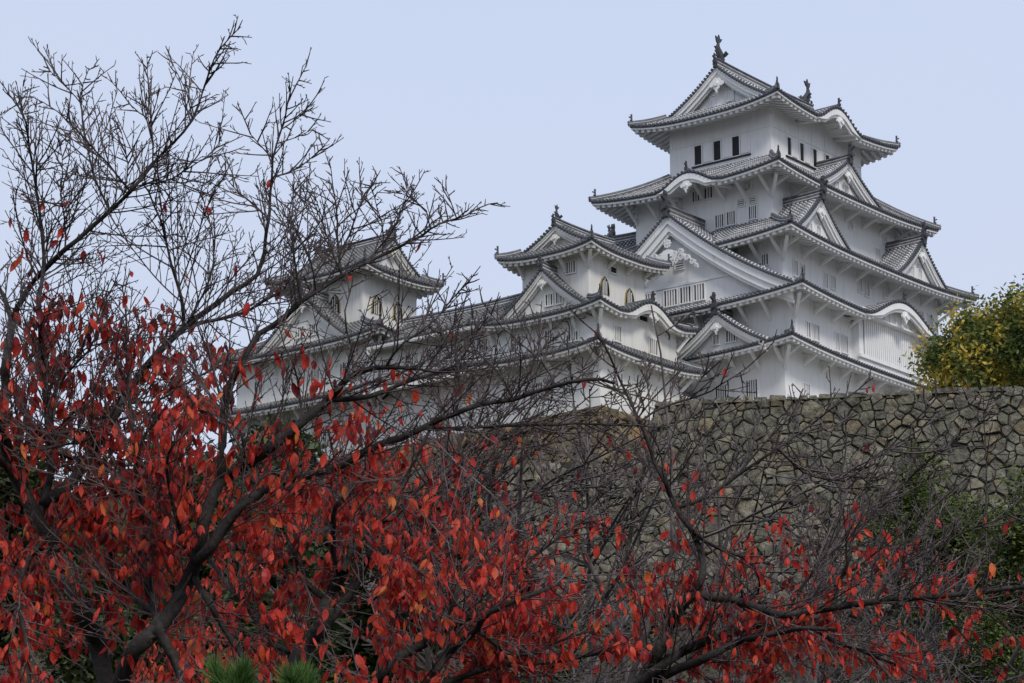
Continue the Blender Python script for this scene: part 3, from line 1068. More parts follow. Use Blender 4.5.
# ================================================================ SMALL KEEPS AND CORRIDORS
def west_keep():
    Z = ZK
    O = lambda z: z+Z
    k = Castle('small_keep', -21.45, 2.13, Z-12.4, 'three-tier white small keep standing in front of the tall keep, cusped gable on its right', 'castle tower', 'rib_old', 'pan_old', 'cream')
    r3, z3 = k.skirt((4.76, 4.34), (3.45, 3.03), O(-.38), .85, .42, (3.4, 3.0), brk_sides='WS', drop=.9)
    w3 = k.wall((3.4, 3.0), O(-5.2), None, z3)
    k.gable('W', 0, 3.5, -3.5, 3.05, O(.42), O(2.15), recess=.55, board=.4, fin=.55, pend=.7, both=True, ridge_h=.25)
    k.shachi(Vector((-3.1, 0, O(2.5))), (1, 0), .95)
    k.shachi(Vector((3.1, 0, O(2.5))), (-1, 0), .95)
    k.window(w3, 'W', 1.45, 3.4, O(-1.76), O(-.94), .8, 3)
    k.window(w3, 'S', -.5, 3.0, O(-1.4), O(-.97), .7, 0)
    k.bell_window(w3, 'S', -1.55, 3.0, O(-3.2), 1.25, .85)
    k.bell_window(w3, 'S', 1.45, 3.0, O(-3.4), 1.25, .85)
    k2 = Kara(.45, 3.5, 1.4)
    r2, z2 = k.skirt((5.9, 5.91), (3.4, 3.0), O(-5.28), 1.35, .48, (4.65, 4.87), {'S': k2}, drop=1.0)
    k.kara_trim('S', k2, 5.91, O(-5.28), r2)
    w2 = k.wall((4.65, 4.87), O(-7.75), None, z2)
    k.gable('W', 0., 5.05, 3.3, 4.3, O(-4.95), O(-1.55), recess=.6, board=.42, fin=.7, pend=.7, windows=((.3, O(-4.2), O(-3.4), .6, 2), (1.2, O(-4.2), O(-3.4), .5, 2)))
    for y in (2.5, -.5, -2.6):
        k.window(w2, 'W', -y, 4.65, O(-7.2), O(-6.1), .8, 3)
    k.window(w2, 'S', -2.6, 4.87, O(-7.2), O(-6.1), .7, 3)
    k.window(w2, 'S', 1.7, 4.87, O(-7.3), O(-6.2), .9, 3)
    k.window(w2, 'S', .5, 4.87, O(-5.1), O(-4.7), 1.0, 0)
    r1, z1 = k.skirt((6.65, 6.23), (4.65, 4.87), O(-8.33), .95, .45, (4.75, 4.97), drop=1.0)
    w1 = k.wall((4.75, 4.97), O(-12.4), None, z1)
    for y in (3.2, .5, -2.2):
        k.window(w1, 'W', -y, 4.75, O(-11.0), O(-9.8), .8, 3)
    for x in (-1.0, 1.6):
        k.window(w1, 'S', x, 4.97, O(-11.2), O(-9.9), .8, 3)


def inui_keep():
    Z = ZK
    O = lambda z: z+Z
    k = Castle('small_keep', -20.62, 25.44, Z-12.8, 'white small keep at left behind bare cherry branches, with dark bell-shaped windows', 'castle tower', 'rib_old', 'pan_old', 'cream')
    r3, z3 = k.skirt((4.69, 5.31), (3.3, 4.05), O(2.33), .9, .42, (3.15, 3.77), brack=False)
    w3 = k.wall((3.15, 3.77), O(-3), None, z3)
    k.gable('S', 0, 4.1, -4.1, 3.32, O(3.2), O(5.75), recess=.6, board=.4, fin=.55, pend=.75, both=True, ridge_h=.25)
    k.shachi(Vector((0, -3.7, O(6.1))), (0, 1), .95)
    k.shachi(Vector((0, 3.7, O(6.1))), (0, -1), .95)
    k.bell_window(w3, 'S', .9, 3.77, O(-.7), 1.5, .9)
    k.bell_window(w3, 'S', -1.6, 3.77, O(-.7), 1.5, .9)
    k.bell_window(w3, 'W', 0.9, 3.15, O(-.5), 1.5, .9)
    k.bell_window(w3, 'W', -1.7, 3.15, O(-.5), 1.5, .9)
    r2, z2 = k.skirt((6.78, 8.93), (3.15, 3.77), O(-3.9), 2.4, .48, (5.3, 7.4))
    w2 = k.wall((5.3, 7.4), O(-7.75), None, z2)
    k.gable('W', 0., 6.0, 3.1, 4.9, O(-3.45), O(.75), recess=.6, board=.45, fin=.7, pend=.7, windows=((-.5, O(-2.6), O(-1.8), .6, 2), (.7, O(-2.6), O(-1.8), .6, 2)))
    for y in (5, 2, -1, -4):
        k.window(w2, 'W', -y, 5.3, O(-6.6), O(-5.4), .8, 3)
    r1, z1 = k.skirt((7.5, 9.5), (5.3, 7.4), O(-8.3), 1.0, .48, (5.4, 7.5))
    w1 = k.wall((5.4, 7.5), O(-12.8), None, z1)
    for y in (5, 1.5, -2, -5):
        k.window(w1, 'W', -y, 5.4, O(-11.2), O(-10.), .8, 3)


def corridor(name, ox, oy, half, label, zs, ridge_axis):
    """two-storey corridor: body walls, pent roof between the storeys, gabled roof above"""
    Z = ZK
    O = lambda z: z+Z
    (zb, zp, ze, zr) = zs
    k = Castle(name, ox, oy, Z+zb, label, 'castle corridor', 'rib_old', 'pan_old', 'cream')
    m = MB()
    m.box(-half[0], half[0], -half[1], half[1], O(zb), O(ze)+.25)
    w = k.put(m, 'wall', 'cream')
    if ridge_axis == 'Y':
        sd, L, A = 'N', half[1], half[0]
    else:
        sd, L, A = 'E', half[0], half[1]
    k.gable(sd, 0, L+.3, -L-.3, A+1.35, O(ze), O(zr), recess=.7, board=.35, fin=.4, pend=.5, both=True, ridge_h=.25)
    for side in (('W', 'E') if ridge_axis == 'Y' else ('S', 'N')):
        P = loc_fn(side)
        e = MB()
        n = int(2*L/.46)
        for i in range(n):
            u = -L+(i+.5)*2*L/n
            e.bar(P(u, A+1.2, O(ze)-.32), P(u, A, O(ze)-.05), .19, .18)
        e.bar(P(-L, A+1.24, O(ze)-.22), P(L, A+1.24, O(ze)-.22), .16, .26)
        k.put(e, 'rafters', 'cream')
        if zp is None: continue
        r_, c_, e2 = MB(), MB(), MB()
        r_.grid([[P(-L, A+1.95, O(zp)-.03), P(L, A+1.95, O(zp)-.03)], [P(-L, A, O(zp)+.95), P(L, A, O(zp)+.95)]], [[.2]*2]*2)
        n = int(2*L/.36)
        for i in range(n):
            u = -L+(i+.5)*2*L/n
            r_.sweep([P(u, A+1.95, O(zp)), P(u, A, O(zp)+.98)], [(-.095, -.03), (-.06, .075), (.06, .075), (.095, -.03)], closed=False, caps=False)
            c_.disc(P(u, A+1.99, O(zp)+.02), P(0, 1, 0)-P(0, 0, 0), .11)
        e2.bar(P(-L, A+1.85, O(zp)-.28), P(L, A+1.85, O(zp)-.28), .18, .34)
        e2.add([P(-L, A+1.7, O(zp)-.4), P(L, A+1.7, O(zp)-.4), P(L, A, O(zp)+.1), P(-L, A, O(zp)+.1)], [(0, 1, 2, 3)])
        for i in range(int(2*L/.46)):
            u = -L+(i+.5)*.46
            e2.bar(P(u, A+1.7, O(zp)-.45), P(u, A, O(zp)+.05), .19, .18)
        r_.merge(c_, 1)
        rr = k.put(r_, 'pent_roof', ['rib_old', 'cap'])
        k.put(e2, 'eave', 'cream', rr)
        for i in range(max(2, int(L))):
            u = -L+.8+i*(2*L-1.6)/(max(2, int(L))-1)
            b = MB()
            b.bar(P(u, A, O(zp)-1.1), P(u, A+1.25, O(zp)-.15), .22, .2)
            k.put(b, 'bracket', 'cream')
            k.window(w, side, u, A, O(ze)-1.9, O(ze)-.9, .75, 3)


west_keep()
inui_keep()
corridor('castle_corridor', -22.6, 12.5, (3.4, 5.5), 'long white two-storey corridor with tiled roof linking the two small keeps', (-12.6, -8.3, -4.85, -2.2), 'Y')
corridor('castle_corridor', -14.6, 3.2, (2.4, 3.2), 'short white corridor in the gap between small keep and tall keep', (-12.4, None, -8.9, -6.8), 'X')


# ================================================================ GROUND
HD = np.array([math.cos(YAW), math.sin(YAW)])
RD = np.array([math.sin(YAW), -math.cos(YAW)])


def wall_line_d(lat):
    # axial ground distance of the big front wall at lateral offset lat (it recedes to the left)
    return 110.0-(lat-13.)*.168


def ground_z(x, y):
    p = np.stack([np.asarray(x)-CAM[0], np.asarray(y)-CAM[1]], -1)
    d, l = p@HD, p@RD
    wl = wall_line_d(l)
    def ss(a, b, v):
        t = np.clip((v-a)/(b-a), 0, 1)
        return t*t*(3-2*t)
    slope = np.clip((d-22)/(wl-22), 0, 1)
    h = 17.6*slope**1.15
    h = np.where(d > wl+1.2, np.maximum(h, 17.6)+7.6*ss(0, 3, d-wl-1.2), h)
    h = h+12.*ss(18, 30, d-wl-6)*0
    lat = 1-ss(70, 150, np.abs(l))
    far = 1-ss(260, 420, d)
    h = h*lat*far
    bumpy = .25*np.sin(x*.37+1)*np.cos(y*.29)+.12*np.sin(x*1.1)*np.sin(y*.9)
    return h+bumpy*ss(15, 30, d)*(1-ss(500, 700, np.hypot(d, l)))


def ground():
    u = np.concatenate([np.linspace(-9000, -300, 10), np.linspace(-240, -20, 16), np.linspace(-10, 130, 100), np.linspace(136, 460, 60), np.linspace(600, 12000, 12)])
    v = np.concatenate([np.linspace(-9000, -300, 10), np.linspace(-240, -66, 20), np.linspace(-60, 60, 61), np.linspace(66, 240, 20), np.linspace(300, 9000, 10)])
    U, V = np.meshgrid(u, v, indexing='ij')
    X = CAM[0]+HD[0]*U+RD[0]*V
    Y = CAM[1]+HD[1]*U+RD[1]*V
    Zg = ground_z(X, Y)
    n, m = U.shape
    P = np.stack([X, Y, Zg], -1).reshape(-1, 3)
    i, j = np.meshgrid(np.arange(n-1), np.arange(m-1), indexing='ij')
    a = (i*m+j).ravel()
    F = np.stack([a, a+1, a+m+1, a+m], 1)
    o = np_mesh('ground', P, F, 'ground', smooth=True)
    o['kind'] = 'structure'


ground()


def courtyard():
    # pale gravel terrace behind the rampart, added to bounce light up into the eaves, following the ground a little above it
    u = np.concatenate([np.linspace(1.6, 100, 60)])
    v = np.linspace(-3, 62, 41)
    U, V = np.meshgrid(u, v, indexing='ij')
    D = wall_line_d(V)+U
    X = CAM[0]+HD[0]*D+RD[0]*V
    Y = CAM[1]+HD[1]*D+RD[1]*V
    Z_ = ground_z(X, Y)+.06
    n, m = U.shape
    i, j = np.meshgrid(np.arange(n-1), np.arange(m-1), indexing='ij')
    a = (i*m+j).ravel()
    o = np_mesh('courtyard_ground', np.stack([X, Y, Z_], -1).reshape(-1, 3), np.stack([a, a+1, a+m+1, a+m], 1), 'gravel', smooth=True)
    o['kind'] = 'structure'


courtyard()


# ================================================================ STONE WALLS
def clip_poly(poly, mx, my, nx, ny):
    out = []
    n = len(poly)
    for i in range(n):
        p, q = poly[i], poly[(i+1) % n]
        dp = (p[0]-mx)*nx+(p[1]-my)*ny
        dq = (q[0]-mx)*nx+(q[1]-my)*ny
        if dp <= 0: out.append(p)
        if dp*dq < 0:
            t = dp/(dp-dq)
            out.append((p[0]+(q[0]-p[0])*t, p[1]+(q[1]-p[1])*t))
    return out


def stone_face(mb, bed, p0, p1, ztop0, ztop1, hgt, batter, size, seed, capstones=True, ext=(0, 0)):
    """irregular fitted stones on a battered face from p0 to p1 (xy, seen from its left normal)"""
    g = random.Random(seed)
    p0, p1 = Vector((p0[0], p0[1], 0)), Vector((p1[0], p1[1], 0))
    L = (p1-p0).length
    t = (p1-p0)/L
    n = Vector((t.y, -t.x, 0))           # outward
    nx, ny = int(L/size)+1, int(hgt/(size*.72))+1
    cw, ch = L/nx, hgt/ny
    seeds = {}
    for i in range(-1, nx+1):
        for j in range(-1, ny+1):
            seeds[i, j] = ((i+.5+(j % 2)*.5-.25+g.uniform(-.40, .40))*cw, (j+.5+g.uniform(-.26, .26)+.25*math.sin(i*.9+j*2.3))*ch, g.uniform(.0, .30)*size**2*g.choice([.2, .6, 1, 2.2]))
    def W(a, b, out):
        f = b/hgt                       # b measured down from the top
        zt = ztop0+(ztop1-ztop0)*a/L
        curve = batter*hgt*(.55*f+.45*f*f)
        a2 = a+curve*(ext[1]*a/L-ext[0]*(1-a/L))
        return p0+t*a2+n*(curve+out)+Vector((0, 0, zt-b))
    for i in range(nx):
        for j in range(ny):
            cx, cy, cr = seeds[i, j]
            poly = [(cx-1.3*cw, cy-1.3*ch), (cx+1.3*cw, cy-1.3*ch), (cx+1.3*cw, cy+1.3*ch), (cx-1.3*cw, cy+1.3*ch)]
            for di in (-2, -1, 0, 1, 2):
                for dj in (-2, -1, 0, 1, 2):
                    if (di, dj) == (0, 0) or (i+di, j+dj) not in seeds: continue
                    ox, oy, orr = seeds[i+di, j+dj]
                    dx, dy = ox-cx, oy-cy
                    dd = dx*dx+dy*dy
                    k = .5+(cr-orr)/(2*dd)
                    poly = clip_poly(poly, cx+dx*k, cy+dy*k, dx, dy)
                    if len(poly) < 3: break
                if len(poly) < 3: break
            poly = clip_poly(poly, 0, .0, 0, -1) if len(poly) > 2 else poly
            poly = clip_poly(poly, 0, 0, -1, 0) if len(poly) > 2 else poly
            poly = clip_poly(poly, L, 0, 1, 0) if len(poly) > 2 else poly
            if len(poly) < 3: continue
            mx = sum(p[0] for p in poly)/len(poly)
            my = sum(p[1] for p in poly)/len(poly)
            # subdivide edges for a chipped outline
            pp = []
            for a in range(len(poly)):
                p, q = poly[a], poly[(a+1) % len(poly)]
                pp.append(p)
                if math.hypot(q[0]-p[0], q[1]-p[1]) > .45*size:
                    pp.append(((p[0]+q[0])/2+g.uniform(-.04, .04)*size, (p[1]+q[1])/2+g.uniform(-.04, .04)*size))
            poly = pp
            k = len(poly)
            tx, ty = g.uniform(-.22, .22), g.uniform(-.22, .22)
            hh = g.uniform(-.04, .20)*size
            gap = g.uniform(.965, 1.01)
            r0, r1, r2 = [], [], []
            for (x, y) in poly:
                dx, dy = x-mx, y-my
                s1, s2 = gap*g.uniform(.90, .99), gap*g.uniform(.76, .90)
                r0.append(W(mx+dx*s1, my+dy*s1, -.25*size))
                r1.append(W(mx+dx*s1, my+dy*s1, hh*.2+dx*tx*.6+dy*ty*.6))
                r2.append(W(mx+dx*s2, my+dy*s2, hh+.075*size+dx*tx+dy*ty+g.uniform(-.03, .03)*size))
            c = W(mx+g.uniform(-.15, .15)*size, my+g.uniform(-.15, .15)*size, hh+.11*size+g.uniform(-.03, .05)*size)
            vs = r0+r1+r2+[c]
            fs = []
            for a in range(k):
                b = (a+1) % k
                fs += [(a, b, k+b, k+a), (k+a, k+b, 2*k+b, 2*k+a), (2*k+a, 2*k+b, 3*k)]
            mb.add(vs, fs)
    rows = []
    for b in range(9):
        rows.append([W(L*a/8, hgt*b/8, -.10*size) for a in range(9)])
    bed.grid(rows)
    if capstones:
        a = 0.
        while a < L:
            w = g.uniform(.7, 1.7)*size
            w = min(w, L-a+.1)
            z0 = ztop0+(ztop1-ztop0)*(a+w/2)/L
            hh = g.uniform(.22, .42)*size
            c = [p0+t*(a+.03)+n*(.12+g.uniform(-.05, .08))+Vector((0, 0, z0-.1)), p0+t*(a+w-.03)+n*(.12+g.uniform(-.05, .08))+Vector((0, 0, z0-.1)),
                 p0+t*(a+w-.03)-n*.9*size+Vector((0, 0, z0-.1)), p0+t*(a+.03)-n*.9*size+Vector((0, 0, z0-.1))]
            c2 = [q+Vector((g.uniform(-.06, .06), g.uniform(-.06, .06), hh+g.uniform(-.06, .06))) for q in c]
            cc = sum((Vector(q) for q in c2), Vector())/4
            c2 = [q.lerp(cc, .14) for q in c2]
            mb.hexa(c+c2)
            a += w


def stone_wall(name, faces, label, m, cat='stone wall'):
    """faces: (p0, p1, ztop0, ztop1, height, batter, stone size, capstones)"""
    zb = min(f[2]-f[4] for f in faces)
    x0, y0 = faces[0][0]
    root = empty(name, (x0, y0, zb), label, cat)
    off = (x0, y0, zb)
    a, b = MB(), MB()
    for i, f in enumerate(faces):
        stone_face(a, b, f[0], f[1], f[2], f[3], f[4], f[5], f[6], 31+i*7, f[7], f[8])
    a.build('stones', m, root, off=off)
    b.build('core', 'joint', root, off=off)
    return root


def wl_pt(lat):
    d = wall_line_d(lat)
    return (CAM[0]+HD[0]*d+RD[0]*lat, CAM[1]+HD[1]*d+RD[1]*lat)


def top_z(px, py, lat):
    p = wl_pt(lat)
    dd = math.hypot(p[0]-CAM[0], p[1]-CAM[1])
    # elevation of the pixel
    r_ = fwd+rgt*(px-512)/F_PX+upv*(341.5-py)/F_PX
    return CAM[2]+r_[2]/math.hypot(r_[0], r_[1])*dd


latA, latB, latC = 6.45, 26., -8.
za, zb_ = top_z(655, 404, 6.3), top_z(1024, 388, 21.5)
zb2 = za+(zb_-za)*(latB-6.3)/(21.5-6.3)
stone_wall('castle_stone_wall', [
    (wl_pt(latA), wl_pt(latB), za, zb2, 9.5, .16, .56, True, (1, 0)),
    ((wl_pt(latA)[0]+HD[0]*9, wl_pt(latA)[1]+HD[1]*9), wl_pt(latA), za, za, 9.5, .16, .56, True, (0, 1))],
    'massive grey rampart of irregular fitted stones below the tall keep', 'stone')
stone_wall('castle_stone_wall', [
    (wl_pt(latC), wl_pt(latA+.3), za-2.6, za-2.4, 7.5, .16, .56, False, (0, 0))],
    'lower grey-brown stone wall left of the rampart, veiled by twigs', 'stone')
zk = ZK
stone_wall('stone_base', [
    ((-26.75, 38), (-26.75, -3.3), zk-13.2, zk-12.35, 14., .30, .8, False, (0, 1)),
    ((-26.75, -3.3), (-12.0, -3.3), zk-12.35, zk-12.5, 14., .30, .8, False, (1, 0))],
    'ochre stone base with a sharp corner under the two small keeps', 'stone_ochre', 'stone base')
stone_wall('stone_base', [
    ((-12.9, 10.), (-12.9, -9.7), zk-11.6, zk-11.6, 15., .30, .85, False, (0, 1)),
    ((-12.9, -9.7), (13., -9.7), zk-11.6, zk-11.6, 15., .30, .85, False, (1, 0))],
    'grey stone base under the tallest keep', 'stone', 'stone base')


# ================================================================ VEGETATION KIT
def smooth_poly(P, n):
    """Catmull-Rom through the rows of P, resampled to about n points"""
    P = np.asarray(P, float)
    if len(P) < 3:
        t = np.linspace(0, 1, n)[:, None]
        return P[0]*(1-t)+P[-1]*t
    Q = np.vstack([2*P[0]-P[1], P, 2*P[-1]-P[-2]])
    m = len(P)-1
    T = np.linspace(0, m-1e-6, n)
    i = T.astype(int)
    f = (T-i)[:, None]
    a, b, c, d = Q[i], Q[i+1], Q[i+2], Q[i+3]
    return .5*((2*b)+(-a+c)*f+(2*a-5*b+4*c-d)*f*f+(-a+3*b-3*c+d)*f**3)


def tubes(polys, sides):
    """polys: list of (pts (n,3), radii (n,)) -> V, F arrays"""
    by = {}
    for p, r_ in polys:
        by.setdefault(len(p), []).append((p, r_))
    Vs, Fs, base = [], [], 0
    for n, L in by.items():
        P = np.array([a for a, _ in L])
        Rr = np.array([b for _, b in L])
        T = np.empty_like(P)
        T[:, 1:-1] = P[:, 2:]-P[:, :-2]
        T[:, 0] = P[:, 1]-P[:, 0]
        T[:, -1] = P[:, -1]-P[:, -2]
        T /= np.linalg.norm(T, axis=2, keepdims=True)+1e-12
        mean = P[:, -1]-P[:, 0]
        mean /= np.linalg.norm(mean, axis=1, keepdims=True)+1e-12
        ref = np.where(np.abs(mean[:, 2:3]) < .8, np.array([[0, 0, 1.]]), np.array([[1., 0, 0]]))
        A = np.cross(T, ref[:, None, :])
        A /= np.linalg.norm(A, axis=2, keepdims=True)+1e-12
        B = np.cross(T, A)
        ang = np.arange(sides)*2*np.pi/sides
        V = P[:, :, None, :]+Rr[:, :, None, None]*(A[:, :, None, :]*np.cos(ang)[None, None, :, None]+B[:, :, None, :]*np.sin(ang)[None, None, :, None])
        k = len(L)
        Vs.append(V.reshape(-1, 3))
        i, j, s_ = np.meshgrid(np.arange(k), np.arange(n-1), np.arange(sides), indexing='ij')
        s2 = (s_+1) % sides
        o = base+i*n*sides+j*sides
        Fs.append(np.stack([o+s_, o+s2, o+sides+s2, o+sides+s_], -1).reshape(-1, 4))
        base += k*n*sides
    return np.vstack(Vs), np.vstack(Fs)


def unit(v):
    return v/(np.linalg.norm(v)+1e-12)


def shoot(p, d, L, n, up=.3, wob=.12, g=nr):
    """a gently curving shoot from p in direction d"""
    pts = [p]
    d = unit(d)
    w = g.normal(0, wob, 3)
    for i in range(n-1):
        d = unit(d+np.array([0, 0, up/(n-1)])+w/(n-1)+g.normal(0, wob*.6, 3)/(n-1)**.5)
        pts.append(pts[-1]+d*L/(n-1))
    return np.array(pts)


def side_dir(T, ang, g=nr, flat=0.):
    a = g.normal(size=3)
    a[2] += .15
    a = unit(a-T*(a@T))
    return unit(T*math.cos(ang)+a*math.sin(ang))


def twigs_on(pts, spacing, l0, l1, out, npt=5, r0=.004, r1=.0018, t0=.1, up=.25, ang=(.5, 1.0), fade=.5, bud=False, g=nr):
    seg = np.linalg.norm(np.diff(pts, axis=0), axis=1)
    S = np.concatenate([[0], np.cumsum(seg)])
    L = S[-1]
    s = L*t0+g.uniform(0, spacing)
    while s < L:
        i = min(len(seg)-1, np.searchsorted(S, s)-1)
        i = max(i, 0)
        f = (s-S[i])/(seg[i]+1e-9)
        p = pts[i]*(1-f)+pts[i+1]*f
        T = unit(pts[i+1]-pts[i])
        ln = g.uniform(l0, l1)*(1-fade*s/L)
        q = shoot(p, side_dir(T, g.uniform(*ang), g), ln, npt, up*g.uniform(-.1, 1.1), .13, g)
        rr = np.linspace(r0, r1, npt)
        if bud: rr[-2] = r1*1.7; rr[-1] = r1*.5
        out.append((q, rr))
        s += spacing*g.uniform(.55, 1.45)


_st = [(0, 0, 0), (-.18, .15, .10), (-.40, .225, .15), (-.62, .22, .16), (-.82, .12, .10), (-1.0, 0, .02)]
LEAF = np.array([[.9*x_, 0, z_] for z_, _, x_ in _st]+[[.9*x_-.09*(w_ > 0)*w_/.22, w_, z_+.03] for z_, w_, x_ in _st[1:5]]+[[.9*x_-.09*w_/.22, -w_, z_+.03] for z_, w_, x_ in _st[1:5]])
LEAF_F3 = np.array([[0, 1, 6], [4, 5, 9], [0, 10, 1], [4, 13, 5]])
LEAF_F4 = np.array([[1, 2, 7, 6], [2, 3, 8, 7], [3, 4, 9, 8], [1, 10, 11, 2], [2, 11, 12, 3], [3, 12, 13, 4]])


def leaves(points, size, g=nr, droop=1., spread=.33):
    """hanging pointed leaves at points; returns V, [tri, quad]"""
    n = len(points)
    yaw = g.uniform(0, 2*np.pi, n)
    tilt = np.abs(g.normal(0, spread, n))
    roll = g.normal(0, .35, n)
    sz = size*g.uniform(.6, 1.15, n)
    V = LEAF[None]*np.stack([sz*g.uniform(.2, 1.6, n), sz*g.uniform(.75, 1.15, n), sz], 1)[:, None, :]
    def rot(V, a, b, t):
        c, s = np.cos(t)[:, None], np.sin(t)[:, None]
        x, y = V[..., a].copy(), V[..., b].copy()
        V[..., a] = c*x-s*y
        V[..., b] = s*x+c*y
    rot(V, 0, 1, g.uniform(0, 6.28, n))
    rot(V, 0, 2, tilt*droop)
    rot(V, 1, 2, roll)
    rot(V, 0, 1, yaw)
    V = V+points[:, None, :]
    o = (np.arange(n)*14)[:, None, None]
    return V.reshape(-1, 3), [(LEAF_F3[None]+o).reshape(-1, 3), (LEAF_F4[None]+o).reshape(-1, 4)]


def blades(points, size, g=nr, asp=.45):
    """small randomly turned leaf quads for distant foliage"""
    n = len(points)
    a = g.normal(size=(n, 3))
    a[:, 2] *= .6
    a /= np.linalg.norm(a, axis=1, keepdims=True)
    b = np.cross(a, g.normal(size=(n, 3)))
    b /= np.linalg.norm(b, axis=1, keepdims=True)
    sz = (size*g.uniform(.6, 1.3, n))[:, None]
    V = np.stack([points-a*sz, points+b*sz*asp, points+a*sz, points-b*sz*asp], 1).reshape(-1, 3)
    F = (np.arange(n)*4)[:, None]+np.arange(4)[None]
    return V, F


def leaf_points(polys, n, g=nr, weight=None, off=.012):
    if not polys: return np.zeros((0, 3))
    mids = []
    for p, _ in polys:
        mids.append(p[-1])
        mids.append(p[len(p)//2])
        if len(p) > 3: mids.append(p[-2])
    P = np.array(mids)
    w = np.ones(len(P)) if weight is None else weight(P)
    w = w/w.sum()
    k = g.choice(len(P), size=n, p=w)
    return P[k]+g.normal(0, off, (n, 3))


# ================================================================ FOREGROUND CHERRY TREES (traced limbs)
def red_density(P):
    q = pix(P)
    x, y = q[:, 0], q[:, 1]
    top = np.interp(x, [0, 120, 240, 330, 480, 560, 700, 850, 1024], [190, 225, 290, 320, 390, 420, 450, 470, 500])
    full = np.interp(x, [0, 120, 240, 330, 480, 560, 700, 850, 1024], [530, 510, 480, 490, 570, 610, 620, 630, 700])
    amp = np.interp(x, [0, 300, 480, 600, 800, 1024], [1., 1., .8, .62, .5, .25])
    t = np.clip((y-top)/(full-top), 0, 1)
    return amp*(t**1.6+.0)+.004*(y > 150)+1e-6


class Cherry:
    def __init__(s, label, d0, seed, leafsize=.080):
        s.d0, s.label = d0, label
        s.g = np.random.default_rng(seed)
        s.limbs, s.px, s.out1, s.out2, s.out3 = [], [], [], [], []
        s.leafsize = leafsize

    def limb(s, pts, r0, r1, dd=0., tw=1., tl=1., root=False, t0=.06):
        """pts pixel polyline, radii in pixels, dd depth change to the tip"""
        g = s.g
        k = s.d0/F_PX
        p0 = np.array(pts[0], float)
        d = s.d0
        if s.px and not root:
            allp = np.vstack(s.px)
            j = np.argmin(np.hypot(allp[:, 0]-p0[0], allp[:, 1]-p0[1]))
            d = allp[j, 2]
            pts = [(allp[j, 0], allp[j, 1])]+list(pts[1:])
        n = len(pts)
        L = sum(math.hypot(pts[i+1][0]-pts[i][0], pts[i+1][1]-pts[i][1]) for i in range(n-1))
        ds = d+dd*np.linspace(0, 1, n)+np.concatenate([[0], g.normal(0, .10, n-1)])
        W = np.array([at(p[0], p[1], q) for p, q in zip(pts, ds)])
        m = max(6, int(L/14))
        C = smooth_poly(W, m)
        jit = g.normal(0, .4*k, C.shape)
        jit[0] = 0
        C = C+jit
        py_ = np.interp(np.linspace(0, 1, m), np.linspace(0, 1, n), [p_[1] for p_ in pts])
        rr = (np.linspace(1, 0, m)**1.05*(r0-r1)+r1)*np.interp(py_, [150, 300, 450, 600], [.62, .72, .85, .95])
        rr = rr*(1+g.normal(0, .04, m))
        s.limbs.append((C, rr*k))
        s.px.append(pix(C))
        if tw > 0:
            a, b = [], []
            twigs_on(C, 8.5*k/tw, 50*k*tl, 235*k*tl, a, 11, 1.0*k, .42*k, t0, .32, (.4, 1.0), .86, g=g)
            for q, _ in a:
                ln = np.linalg.norm(q[-1]-q[0])
                twigs_on(q, 11*k, .16*ln, .46*ln, b, 6, .58*k, .34*k, .12, .3, (.4, .85), .5, g=g)
            for q, _ in b:
                twigs_on(q, 9*k, 2.5*k, 9*k, s.out3, 3, .36*k, .32*k, .2, .2, (.4, .9), .2, bud=True, g=g)
            for q, rr_ in a+b:
                rr_[-1] = .52*k
            s.out1 += a
            s.out2 += b

    def build(s, nleaf, trunk_foot):
        root_xyz = np.array(trunk_foot)
        root = empty('cherry_tree', tuple(root_xyz), s.label, 'tree', 'cherry trees with red leaves in the foreground')
        def local(VF):
            return VF[0]-root_xyz, VF[1]
        big = [(p, r_) for p, r_ in s.limbs]
        ntr = s.ntrunk
        V, F = local(tubes(big[:ntr], 10))
        np_mesh('trunk', V, F, 'bark', root, True)
        if big[ntr:]:
            V, F = local(tubes(big[ntr:], 7))
            np_mesh('limbs', V, F, 'bark', root, True)
        V, F = local(tubes(s.out1+s.out2+s.out3, 3))
        np_mesh('twigs', V, F, 'twig', root)
        allq = np.vstack(s.px)
        def dens(P):
            q = pix(P)
            near = np.empty(len(q))
            for i in range(0, len(q), 2000):
                c = q[i:i+2000]
                near[i:i+2000] = allq[np.argmin((allq[None, :, 0]-c[:, None, 0])**2+(allq[None, :, 1]-c[:, None, 1])**2, 1), 2]
            behind = 1/(1+np.exp(-(q[:, 2]-near+.02)/.06))
            x_, y_ = q[:, 0]*.021, q[:, 1]*.026
            clump = .35+.65*np.clip(.5+.6*np.sin(x_*2.3+np.sin(y_*1.7)*1.5)*np.sin(y_*2.1+1.3*np.sin(x_)), 0, 1)
            return red_density(P)*(.10+.90*behind)*clump
        lp = leaf_points(s.out1+s.out2+s.out3, nleaf, s.g, dens, .015)
        V, F = leaves(lp, s.leafsize, s.g)
        np_mesh('leaves', V-root_xyz, F, 'redleaf', root)


def foot(px, d):
    p = at(px, 683, d)
    return (p[0], p[1], float(ground_z(p[0], p[1]))-.1)


def trunk_to_ground(t, px, py, d, r_px, lean=0.):
    """bare trunk below the frame"""
    k = d/F_PX
    f = foot(px+lean, d)
    top = at(px, py, d)
    C = smooth_poly([np.array(f), np.array(f)*.5+top*.5+np.array([.05, .05, 0]), top], 9)
    t.limbs.append((C, np.linspace(r_px*1.5, r_px, 9)*k))
    t.px.append(pix(C))
    return f


